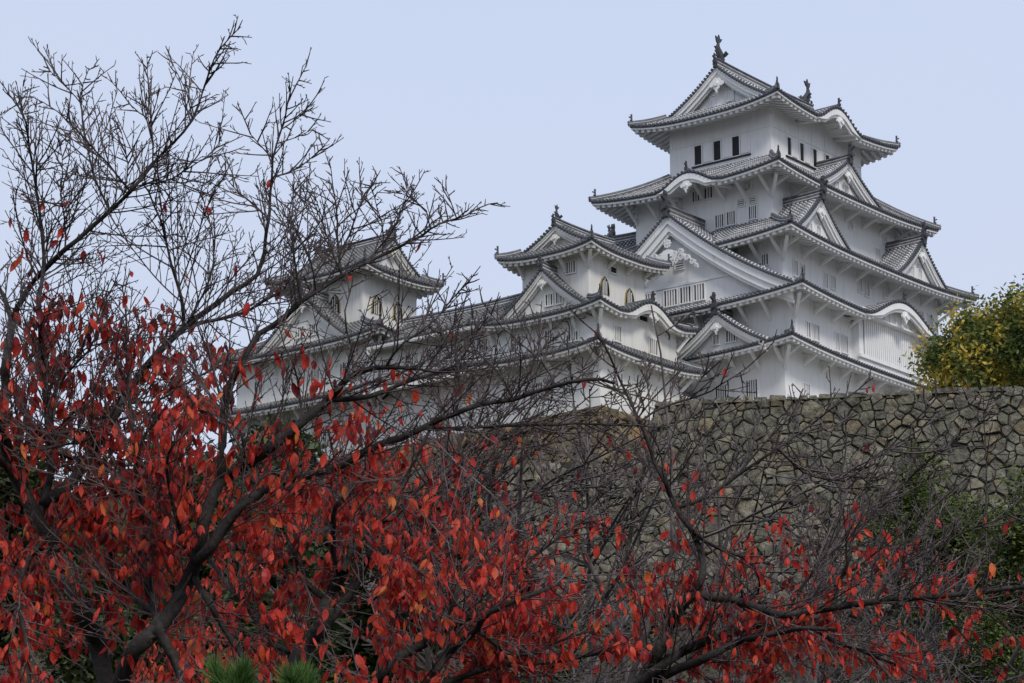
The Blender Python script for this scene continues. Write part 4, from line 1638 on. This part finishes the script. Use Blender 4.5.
def cherries():
    # tree at the left edge
    t = Cherry('cherry tree whose dark trunk leans along the left edge under tall bare shoots', 13.0, 3)
    f = trunk_to_ground(t, 110, 700, 13.0, 11, 40)
    t.limb([(110, 700), (96, 640), (83, 612), (62, 562), (40, 524), (25, 495), (8, 455), (3, 420), (5, 390), (7, 355), (12, 320)], 10.5, 5.5, .3, .5, root=False)
    t.ntrunk = 2
    L = t.limb
    L([(12, 320), (22, 300), (35, 280), (62, 252), (87, 231), (119, 203), (135, 186), (158, 158), (178, 138), (195, 115), (205, 84), (212, 65), (221, 47), (240, 27)], 5, .8, -.6, 1., .75, t0=.02)
    L([(12, 318), (5, 300), (-6, 280), (-20, 262)], 4.5, 2, .5)
    L([(26, 497), (10, 470), (-12, 452), (-30, 440)], 5, 3, -.5)
    L([(52, 512), (53, 462), (47, 400), (43, 356), (39, 306), (44, 262), (40, 215), (30, 150), (24, 118), (12, 98), (0, 82)], 5, .8, .6, 1., .9)
    L([(54, 508), (68, 486), (84, 464), (108, 425), (128, 392), (140, 375), (161, 350), (187, 326), (225, 298), (256, 276), (264, 250), (268, 225), (270, 200), (273, 158), (283, 124), (291, 95), (306, 66)], 7.5, .8, .8, 1., .8)
    L([(187, 326), (205, 322), (240, 314), (262, 302), (290, 285), (318, 268), (350, 248)], 3.2, 1, .8)
    L([(187, 326), (182, 300), (174, 274), (164, 232), (153, 202), (143, 183)], 3., 1.2, -.3)
    L([(106, 205), (98, 186), (91, 167), (87, 146), (83, 128), (81, 101), (85, 75), (96, 66)], 2., .6, .3, 1., .55)
    L([(81, 105), (72, 92), (58, 80), (48, 68)], 1.1, .5, 0, 1., .4)
    L([(158, 158), (152, 138), (148, 118), (148, 84), (147, 54)], 1.5, .5, 0, 1., .4)
    L([(135, 186), (112, 168), (95, 150), (75, 128), (52, 108), (30, 96)], 1.8, .6, -.4, 1., .6)
    L([(195, 115), (188, 96), (178, 75), (165, 53)], 1.3, .5, 0, 1., .35)
    L([(148, 124), (133, 108), (118, 88), (105, 77)], 1.3, .5, 0, 1., .35)
    L([(143, 183), (165, 182), (190, 168), (215, 150), (224, 130)], 1.6, .5, 0, 1., .6)
    L([(44, 178), (36, 150), (28, 135), (22, 112), (24, 80)], 1.3, .5, 0., 1., .5)
    L([(273, 160), (262, 148), (248, 130), (240, 108)], 1.4, .5, 0, 1., .45)
    L([(283, 128), (298, 118), (312, 108)], 1.2, .5, 0, 1., .4)
    L([(276, 146), (294, 138), (318, 127)], 1.2, .5, 0, 1., .4)
    L([(271, 186), (295, 170), (312, 158), (325, 146)], 1.4, .5, .2, 1., .5)
    L([(269, 215), (250, 200), (232, 186), (222, 170), (218, 158)], 1.4, .5, .2, 1., .5)
    L([(47, 400), (70, 370), (92, 345), (100, 310), (118, 280)], 2.4, .7, .3, 1.1, .7)
    L([(64, 250), (66, 225), (60, 195), (64, 165), (58, 140)], 1.6, .5, .2, 1.1, .6)
    L([(119, 203), (128, 170), (124, 145), (118, 122)], 1.4, .5, .2, 1.1, .5)
    L([(187, 326), (205, 290), (214, 255), (210, 220), (200, 190)], 1.8, .5, .2, 1.1, .6)
    L([(84, 464), (60, 455), (38, 430), (20, 425), (-8, 405)], 3, 1.4, -.4)
    L([(12, 553), (30, 556), (41, 548), (60, 550)], 3., 2.5, -.3)
    L([(8, 455), (30, 440), (62, 432), (90, 428), (120, 405), (160, 400), (196, 378), (230, 362)], 2.6, 1.4, .4)
    L([(108, 425), (88, 440), (60, 446), (30, 452)], 2.5, 1., -.2)
    L([(12, 552), (18, 590), (26, 640), (30, 690)], 3., 2., -.8)
    t.build(2300, f)

    # tree with the most prominent forked trunk
    t = Cherry('cherry tree with a thick forked dark trunk at lower left and long limbs reaching right', 12.5, 5)
    f = trunk_to_ground(t, 118, 690, 12.5, 9.5, -20)
    t.limb([(118, 690), (130, 655), (145, 640), (160, 625), (176, 604), (186, 585), (195, 565), (199, 545), (204, 520), (211, 500), (221, 480)], 9.5, 7, 0, .5)
    t.ntrunk = 2
    L = t.limb
    L([(221, 480), (222, 455), (222, 437), (224, 410), (228, 390), (238, 370), (247, 352), (263, 331), (280, 322), (299, 303), (318, 290), (336, 279), (352, 270), (369, 261), (388, 252), (405, 244), (422, 235), (434, 226), (446, 222), (457, 219), (470, 213), (486, 205), (497, 203)], 6, .8, .9, .9, .66)
    L([(221, 480), (234, 472), (249, 462), (269, 449), (293, 429), (319, 408), (328, 400), (337, 391), (346, 380), (357, 373), (368, 369), (381, 367), (398, 367), (416, 369)], 8, 2.5, -.4, .8)
    L([(337, 403), (360, 398), (386, 391), (400, 384), (420, 378), (440, 372), (470, 366)], 4, 1.5, .3, .8)
    L([(199, 566), (207, 552), (216, 540), (232, 516), (244, 503), (257, 495), (270, 487), (290, 480), (304, 476), (325, 471), (345, 464), (358, 456), (369, 449), (390, 441), (410, 435), (422, 429), (433, 423), (445, 417), (457, 413), (468, 408), (485, 404), (511, 400), (530, 394), (544, 389), (563, 384), (580, 380), (598, 379), (614, 383)], 6.5, 2., -.3, .8, .8)
    L([(426, 429), (450, 428), (474, 427), (505, 426), (540, 425), (575, 424), (610, 424), (645, 425)], 2.4, 1.1, .3, .8, .8)
    L([(170, 649), (160, 628), (152, 600), (147, 575), (143, 537), (138, 490), (134, 440), (129, 400), (127, 372), (126, 320), (122, 285)], 5.5, 1., .7)
    L([(150, 606), (141, 605), (131, 590), (120, 574), (108, 548), (97, 524), (84, 494), (70, 478)], 3.6, 1., .9)
    L([(197, 560), (191, 556), (178, 538), (166, 520), (152, 500), (138, 486), (110, 468), (85, 460)], 3.6, 1., .5)
    L([(190, 556), (182, 535), (174, 508), (168, 480), (166, 462), (172, 446), (188, 432)], 3., 1.2, -.5)
    L([(203, 580), (210, 605), (220, 622), (236, 646), (250, 670), (262, 700)], 3.4, 3.2, -.4)
    L([(170, 649), (180, 672), (186, 700)], 5.5, 5.5, -.1)
    L([(318, 290), (312, 265), (300, 240), (285, 215), (262, 196)], 1.6, .5, .3, .8, .55)
    L([(369, 261), (392, 232), (402, 210), (408, 190), (404, 172)], 1.5, .5, .3, .8, .45)
    L([(357, 373), (352, 350), (345, 320), (350, 290), (358, 262)], 1.8, .6, .3, .8, .55)
    L([(293, 429), (300, 400), (296, 370), (282, 340), (276, 310)], 2., .6, .3, .8, .55)
    L([(457, 413), (462, 390), (452, 365), (446, 340), (436, 318)], 1.8, .6, .3, .8, .55)
    L([(249, 462), (240, 430), (212, 400), (196, 370), (170, 345)], 2., .7, .3, 1.1, .7)
    L([(511, 400), (500, 375), (478, 352), (462, 330)], 1.6, .6, .3, .8, .55)
    L([(336, 279), (337, 240), (337, 213), (332, 181), (329, 156)], 2.2, .6, .3, 1., .55)
    L([(340, 262), (352, 230), (361, 200), (372, 186), (381, 170)], 1.8, .6, .3, 1., .55)
    L([(388, 252), (383, 228), (377, 205), (370, 186)], 1.4, .5, 0, 1., .45)
    L([(434, 226), (425, 208), (412, 200), (400, 192), (385, 190)], 1.2, .5, 0, .8, .35)
    L([(457, 219), (452, 204), (446, 190), (436, 178)], 1.1, .5, 0, .8, .25)
    L([(340, 277), (336, 262), (325, 230), (318, 205), (308, 180)], 1.5, .5, .3, 1., .55)
    L([(299, 303), (296, 270), (292, 240), (290, 205), (300, 178)], 2.2, .6, .2, 1., .6)
    L([(381, 367), (400, 345), (430, 325), (452, 300), (470, 280)], 1.8, .6, .2, 1., .6)
    L([(416, 369), (440, 372), (458, 362), (470, 345), (478, 322)], 1.5, .5, .2, 1., .5)
    L([(413, 380), (455, 352), (480, 330), (490, 300)], 1.6, .6, .3, 1., .55)
    L([(511, 400), (528, 375), (540, 350), (560, 335)], 1.5, .5, .2, 1., .5)
    L([(563, 384), (540, 360), (505, 330), (480, 300)], 1.2, .5, .2, .8, .5)
    L([(433, 423), (420, 450), (405, 480), (402, 500), (410, 530)], 2., 1.2, -.4)
    t.build(2300, f)


    # middle tree
    t = Cherry('cherry tree left of the middle with mossy dark trunk splitting low down', 15.5, 9)
    f = trunk_to_ground(t, 285, 700, 15.5, 13, -10)
    t.limb([(285, 700), (300, 657), (312, 640), (322, 626), (328, 601), (334, 588), (342, 572)], 12, 7, 0, .4)
    t.ntrunk = 2
    L = t.limb
    L([(342, 572), (336, 562), (333, 545), (333, 526), (334, 510), (338, 500), (350, 492), (365, 470), (372, 440)], 4.5, 1.4, -.4)
    L([(344, 567), (350, 552), (359, 542), (366, 533), (375, 526), (388, 520), (402, 517), (430, 500), (455, 480), (480, 468)], 4.2, 1., .5)
    L([(325, 610), (331, 618), (343, 602), (354, 588), (362, 572), (369, 560), (380, 552), (393, 545), (412, 528), (431, 511), (450, 499), (468, 489), (482, 480), (493, 472)], 7, 2., .9)
    L([(365, 570), (370, 548), (368, 520), (355, 500), (342, 480), (334, 455), (328, 430)], 4., 1.2, .4)
    L([(300, 657), (280, 650), (265, 632), (250, 612), (236, 595), (222, 578), (210, 560)], 4.2, 2.5, .6)
    L([(326, 605), (312, 590), (302, 578), (297, 560), (288, 540), (276, 512), (262, 490)], 3.8, 1.5, -.3)
    L([(431, 511), (445, 480), (470, 455), (500, 440), (540, 430)], 2., .9, .4)
    L([(369, 560), (400, 560), (440, 575), (480, 580), (520, 570)], 2.2, 1., -.4)
    L([(493, 472), (489, 500), (489, 530), (489, 566)], 2.6, 2.2, -.1)
    L([(493, 472), (500, 452), (520, 425), (532, 405), (550, 390)], 2.2, .9, .2)
    L([(393, 545), (430, 540), (462, 529), (480, 540), (493, 548), (510, 560), (524, 570), (540, 582), (560, 597)], 2.2, 1., -.4)
    t.build(2500, f)

    # low tree in the lower middle
    t = Cherry('cherry tree at the bottom middle with several low arching dark limbs', 14.0, 15)
    f = trunk_to_ground(t, 390, 700, 14.0, 10, 10)
    t.limb([(390, 700), (378, 677), (392, 662), (406, 653), (425, 643), (443, 635), (456, 626), (468, 617), (487, 608), (506, 601), (518, 594), (530, 588)], 6.5, 2.5, .2, .8)
    t.ntrunk = 2
    L = t.limb
    L([(390, 700), (431, 690), (436, 672), (443, 658), (458, 643), (475, 632), (482, 618), (500, 606), (530, 596), (560, 583)], 6.5, 2., -.4)
    L([(431, 690), (456, 679), (480, 670), (505, 665), (531, 663), (560, 661), (590, 655), (620, 650)], 4., 1.6, .5)
    L([(475, 632), (490, 640), (505, 652), (530, 655), (560, 640), (600, 628)], 3, 1.2, .2)
    L([(506, 601), (515, 580), (530, 560), (555, 540), (580, 520)], 2.2, 1., .3)
    L([(443, 635), (455, 600), (462, 570), (480, 545), (490, 520)], 2.4, 1., .3)
    t.build(2000, f)

    # right tree
    t = Cherry('cherry tree with crooked dark trunk at lower middle and long low limb reaching right', 16.0, 21)
    f = trunk_to_ground(t, 632, 700, 16.0, 12, 15)
    t.limb([(632, 700), (641, 683), (653, 663), (660, 646), (668, 630), (675, 616), (684, 604), (696, 592)], 8, 5, 0, .5)
    t.ntrunk = 2
    L = t.limb
    L([(699, 590), (703, 575), (702, 560), (698, 545), (692, 530), (684, 520), (676, 508), (670, 494), (664, 480), (657, 468), (652, 455), (648, 442), (640, 422), (630, 402), (617, 372), (605, 346), (597, 335), (585, 324), (570, 308)], 4.4, .8, .2, .7, .7)
    L([(666, 483), (660, 452), (648, 430)], 1.2, .6, 0, .6, .5)
    L([(676, 508), (700, 500), (722, 487), (740, 474), (757, 462), (775, 450), (792, 438), (811, 424), (828, 411), (846, 398), (860, 388), (873, 378)], 2.6, .8, .8, .6, .6)
    L([(698, 592), (715, 598), (732, 599), (755, 607), (784, 615), (806, 612), (829, 608), (850, 605), (873, 602), (895, 600), (917, 597), (945, 595), (971, 593), (995, 590), (1015, 588), (1045, 586)], 5., 2.2, -.8, .8)
    L([(641, 683), (662, 665), (686, 649), (708, 640), (732, 632), (752, 626), (773, 620), (800, 618)], 6.5, 2.8, -.1, .8)
    L([(641, 683), (680, 668), (712, 655), (740, 642), (762, 636), (784, 632), (806, 628), (840, 630)], 5.5, 1.8, -.7, .8)
    L([(775, 452), (800, 470), (822, 478), (846, 481), (862, 468), (877, 455), (904, 440), (931, 422), (955, 412), (980, 402), (1000, 398)], 1.5, .7, .6, .5, .45)
    L([(690, 528), (710, 545), (740, 556), (757, 570), (760, 590), (750, 600)], 2.2, 1.6, .3, .7)
    L([(829, 608), (840, 580), (850, 560), (851, 540), (860, 520), (880, 500)], 2.6, .9, .3, .7)
    L([(873, 602), (895, 570), (930, 550), (970, 530), (1010, 515)], 2., .8, .6, .7)
    L([(784, 615), (800, 590), (820, 560), (828, 540), (830, 500)], 1.8, .8, .6, .7)
    L([(917, 597), (950, 605), (985, 600), (1030, 610)], 1.8, .9, .3, .8)
    L([(640, 425), (665, 405), (702, 396), (722, 384), (743, 371), (760, 356), (774, 342)], 1.4, .6, .3, .45, .45)
    L([(740, 474), (768, 440), (790, 418), (802, 390)], 1.4, .6, .4, .5, .5)
    L([(800, 618), (830, 640), (860, 650), (900, 668), (940, 690)], 2.4, 1.4, .3, .8)
    t.build(1700, f)


cherries()


# ================================================================ BACKGROUND TREES AND SHRUBS
def gen_tree(g, H, spread, levels, r0, trunks=1, trunk_frac=.35, nb=(5, 8), up=.35):
    """recursive tree around the origin; returns trunk polys, limb polys, twig polys"""
    tr, lim, tw = [], [], []
    for k in range(trunks):
        a = g.uniform(0, 6.28)
        d = np.array([math.cos(a)*spread*.35*(trunks > 1), math.sin(a)*spread*.35*(trunks > 1), 1.])
        p = shoot(np.array([math.cos(a), math.sin(a), 0])*.12*(trunks > 1), d, H*(.75 if trunks > 1 else .8), 9, .1, .35, g)
        tr.append((p, np.linspace(r0, r0*.22, 9)))
        lv = [(p, r0*.5, H*.5)]
        for L in range(levels):
            nx = []
            for (q, r_, ln) in lv:
                cnt = g.integers(nb[0], nb[1]+1)
                for i in range(cnt):
                    f = g.uniform(trunk_frac if L == 0 else .2, .98)
                    j = f*(len(q)-1)
                    j0 = int(j)
                    pt = q[j0]*(1-(j-j0))+q[min(j0+1, len(q)-1)]*(j-j0)
                    T = unit(q[min(j0+1, len(q)-1)]-q[max(j0-1, 0)])
                    l2 = ln*g.uniform(.5, 1.)*(1-.45*f)
                    dr = side_dir(T, g.uniform(.5, 1.15), g)
                    c = shoot(pt, dr*np.array([spread, spread, 1]), l2, 6, up, .3, g)
                    rr = np.linspace(r_*(1-.5*f), r_*.25, 6)
                    (lim if L == 0 else tw).append((c, rr))
                    nx.append((c, r_*.42, l2*.55))
            lv = nx
    return tr, lim, tw


def bare_shrub(protos, idx, px, d, sc, label, sink=0., rot=0.):
    p = at(px, 600, d)
    z = float(ground_z(p[0], p[1]))-sink
    src = protos[idx]
    if not src.get('used'):
        root = src['root']
        src['used'] = True
    else:
        root = src['root'].copy()
        col.objects.link(root)
        for ch in src['root'].children:
            c = ch.copy()
            col.objects.link(c)
            c.parent = root
    root.location = (p[0], p[1], z)
    root.rotation_euler = (0, 0, rot)
    root.scale = (sc, sc, sc)
    root['label'] = label
    return root


def make_proto(name, label, cat, group, seed, H, spread, levels, r0, trunks, nleaf=0, leafmat=None, leafsz=.06, twm='greytwig', hang=True, nb=(5, 8), clump=.05, trunk_frac=.35, minr=.004, up=.35):
    g = np.random.default_rng(seed)
    tr, lim, tw = gen_tree(g, H, spread, levels, r0, trunks, trunk_frac, nb, up)
    tw = [(p, np.maximum(r_, minr)) for p, r_ in tw]
    root = empty(name, (0, 0, 0), label, cat, group)
    V, F = tubes(tr, 7)
    np_mesh('trunk', V, F, 'bark' if twm != 'greytwig' else 'greytwig', root, True)
    V, F = tubes(lim+tw, 3)
    np_mesh('crown' if not nleaf else 'limbs', V, F, twm, root)
    if nleaf:
        lp = leaf_points(tw, nleaf, g, None, clump)
        if hang:
            V, F = leaves(lp, leafsz, g)
        else:
            V, F = blades(lp, leafsz, g)
        np_mesh('crown' if not hang else 'leaves', V, F, leafmat, root)
    return dict(root=root)


def background():
    PX = {}
    # bare grey shrubs between the cherry trees and the rampart
    gr = 'bare grey shrubs below the rampart'
    bp = [make_proto('bare_shrub', 'x', 'shrub', gr, 100+i, 6.5, 1.5, 3, .05, 4, nb=(5, 7), minr=.006, trunk_frac=.15) for i in range(3)]
    spec = [(560, 27, 1.0, 'bare grey shrub rising in front of the lower stone wall'),
            (640, 33, 1.1, 'bare twiggy shrub just left of the crooked cherry trunk'),
            (720, 28, .85, 'bare shrub behind the crooked cherry trunk, middle of the rampart'),
            (800, 35, 1.0, 'bare many-stemmed shrub under the corner of the tall keep'),
            (868, 30, .85, 'bare thin shrub left of the round green bush'),
            (930, 27, .72, 'pale bare shrub in front of the round green bush'),
            (1000, 31, .80, 'bare shrub at the right edge before the dark green bush'),
            (500, 36, 1.15, 'bare shrub in the left part of the thicket, beside red leaves'),
            (760, 48, 1.1, 'distant bare shrub close to the foot of the rampart'),
            (600, 46, 1.2, 'distant bare shrub at the foot of the lower stone wall'),
            (955, 45, .9, 'distant bare shrub between the two green bushes')]
    for i, (px, d, sc, lb) in enumerate(spec):
        bare_shrub(bp, i % 3, px, d, sc*1.42, lb, .2, i*1.3)
    # red-leaved trees further back
    gr = 'red-leaved trees behind the foreground cherries'
    rp = [make_proto('cherry_tree', 'x', 'tree', gr, 200+i, 6.2, 1.35, 3, .10, 1, 3300, 'farleaf', .076, 'twig', True, (6, 8), .05, .25, .005) for i in range(2)]
    spec = [(60, 22, .88, 'red-leaved tree behind the leaning trunk at far left'),
            (175, 25, .92, 'red-leaved tree seen through the fork of the thick dark trunk'),
            (280, 22, .80, 'red-leaved tree behind the limbs right of the forked trunk'),
            (375, 26, .90, 'red-leaved tree under the long white corridor'),
            (470, 23, .66, 'smaller red-leaved tree at the right end of the dense red mass'),
            (590, 24, .52, 'low red-leaved tree at bottom middle, behind the arching limbs'),
            (740, 25, .50, 'low red-leaved tree at the bottom under the rampart')]
    for i, (px, d, sc, lb) in enumerate(spec):
        bare_shrub(rp, i % 2, px, d, sc, lb, .1, i*2.1)
    # dark evergreen trees further up the slope on the left
    gr = 'dark evergreen trees on the slope'
    ep = [make_proto('evergreen_tree', 'x', 'tree', gr, 300+i, 9., 1.1, 3, .16, 1, 20000, 'green', .11, 'bark', False, (7, 9), .22, .15, .01) for i in range(2)]
    spec = [(10, 52, 1.0, 'dark evergreen tree at the left edge behind the trunks'),
            (110, 54, 1.12, 'dark evergreen tree behind the leaning cherry limbs'),
            (215, 50, 1.08, 'evergreen tree with lit green top below the left small keep'),
            (310, 58, 1.0, 'dark evergreen tree under the corridor, behind red leaves'),
            (400, 54, .80, 'dark evergreen tree right of the others, under the long limb'),
            (470, 62, .75, 'dark evergreen tree at the left end of the stone wall'),
            (165, 40, .80, 'small evergreen low behind the forked trunk'),
            (350, 40, .68, 'small evergreen low behind the mossy trunk')]
    for i, (px, d, sc, lb) in enumerate(spec):
        bare_shrub(ep, i % 2, px, d, sc, lb, .1, i*1.7)
    # green bushes in front of the rampart
    gp = make_proto('green_bush', 'x', 'shrub', 'green bushes at the foot of the rampart', 401, 5.0, 1.0, 3, .07, 3, 16000, 'shrubgreen', .055, 'bark', False, (7, 9), .16, .08, .008)
    bare_shrub([gp], 0, 922, 80, 1.75, 'round yellow-green bush against the right part of the rampart', .2, .4)
    bare_shrub([gp], 0, 1036, 78, 1.6, 'tall dark green bush at the right edge of the picture', .1, 2.)
    bare_shrub([gp], 0, 985, 56, 1.0, 'low green bush at lower right under the tall bush', .1, 3.)
    bare_shrub([gp], 0, 515, 78, 1.0, 'small green bush low against the lower stone wall', .1, 3.)
    # yellowing tree behind the rampart
    p = at(1022, 400, 128)
    root = make_proto('broadleaf_tree', 'broad tree with green and golden yellow leaves behind the right end of the rampart', 'tree', None, 512, 8.0, 1.9, 3, .22, 3, 52000, 'gingko', .115, 'bark', False, (7, 10), .42, .06, .02, .25)['root']
    root.location = (p[0], p[1], p[2]-3.2)
    root.scale = (1.15, 1.15, 1.34)
    # pine tufts at the bottom left
    g = np.random.default_rng(77)
    for (px, py, wpx, d, lb) in ((232, 690, 90, 10.5, 'bright green pine top poking up at the bottom left'), (300, 692, 84, 11.0, 'second, smaller pine top at the bottom, right of the bright one')):
        f = foot(px, d)
        top = at(px, py+6, d)
        root = empty('young_pine', f, lb, 'tree', 'young pines below the cherry trees')
        k = d/F_PX
        polys = [(smooth_poly([np.array(f), top], 6), np.linspace(.05, .015, 6))]
        br, needles = [], []
        for i in range(46):
            h = g.uniform(0, 1)**1.5
            p0 = top-np.array([0, 0, 1.6*h])
            a = g.uniform(0, 6.28)
            dr = np.array([math.cos(a), math.sin(a), .55])
            ln = (wpx*k)*(.35+1.3*h)*g.uniform(.7, 1.1)
            q = shoot(p0, dr, ln, 6, .9, .2, g)
            br.append((q, np.linspace(.012, .006, 6)))
            for j in range(120):
                t = g.uniform(.45, 1.)
                pt = q[0]*(1-t)+q[-1]*t if False else q[int(t*4.99)]
                nd_ = unit(unit(q[-1]-q[-2])*1.1+g.normal(0, .55, 3)+np.array([0, 0, .3]))
                needles.append((np.array([pt, pt+nd_*.045, pt+nd_*g.uniform(.08, .13)]), np.array([.0022, .002, .0006])))
        V, F = tubes(polys, 6)
        np_mesh('trunk', V-np.array(f), F, 'bark', root, True)
        V, F = tubes(br, 4)
        np_mesh('branches', V-np.array(f), F, 'bark', root)
        V, F = tubes(needles, 3)
        np_mesh('needles', V-np.array(f), F, 'pine', root)
    # undergrowth over the slope
    g = np.random.default_rng(5)
    n = 90000
    d = 30+g.uniform(0, 1, n)**.8*80
    lat = g.uniform(-1, 1, n)*(6+d*.26)
    d = np.minimum(d, wall_line_d(lat)-1.2)
    x = CAM[0]+HD[0]*d+RD[0]*lat
    y = CAM[1]+HD[1]*d+RD[1]*lat
    hum = .5+.5*np.sin(x*.8+np.sin(y*.5)*2)*np.sin(y*.7+1)
    z = ground_z(x, y)+g.uniform(0, 1, n)**1.3*(.35+1.1*hum)
    V, F = blades(np.stack([x, y, z], 1), .10, g)
    o = np_mesh('undergrowth', V, F, 'undergrowth')
    tag(o, 'low dark undergrowth covering the slope below the walls', 'undergrowth', None, 'stuff')


background()
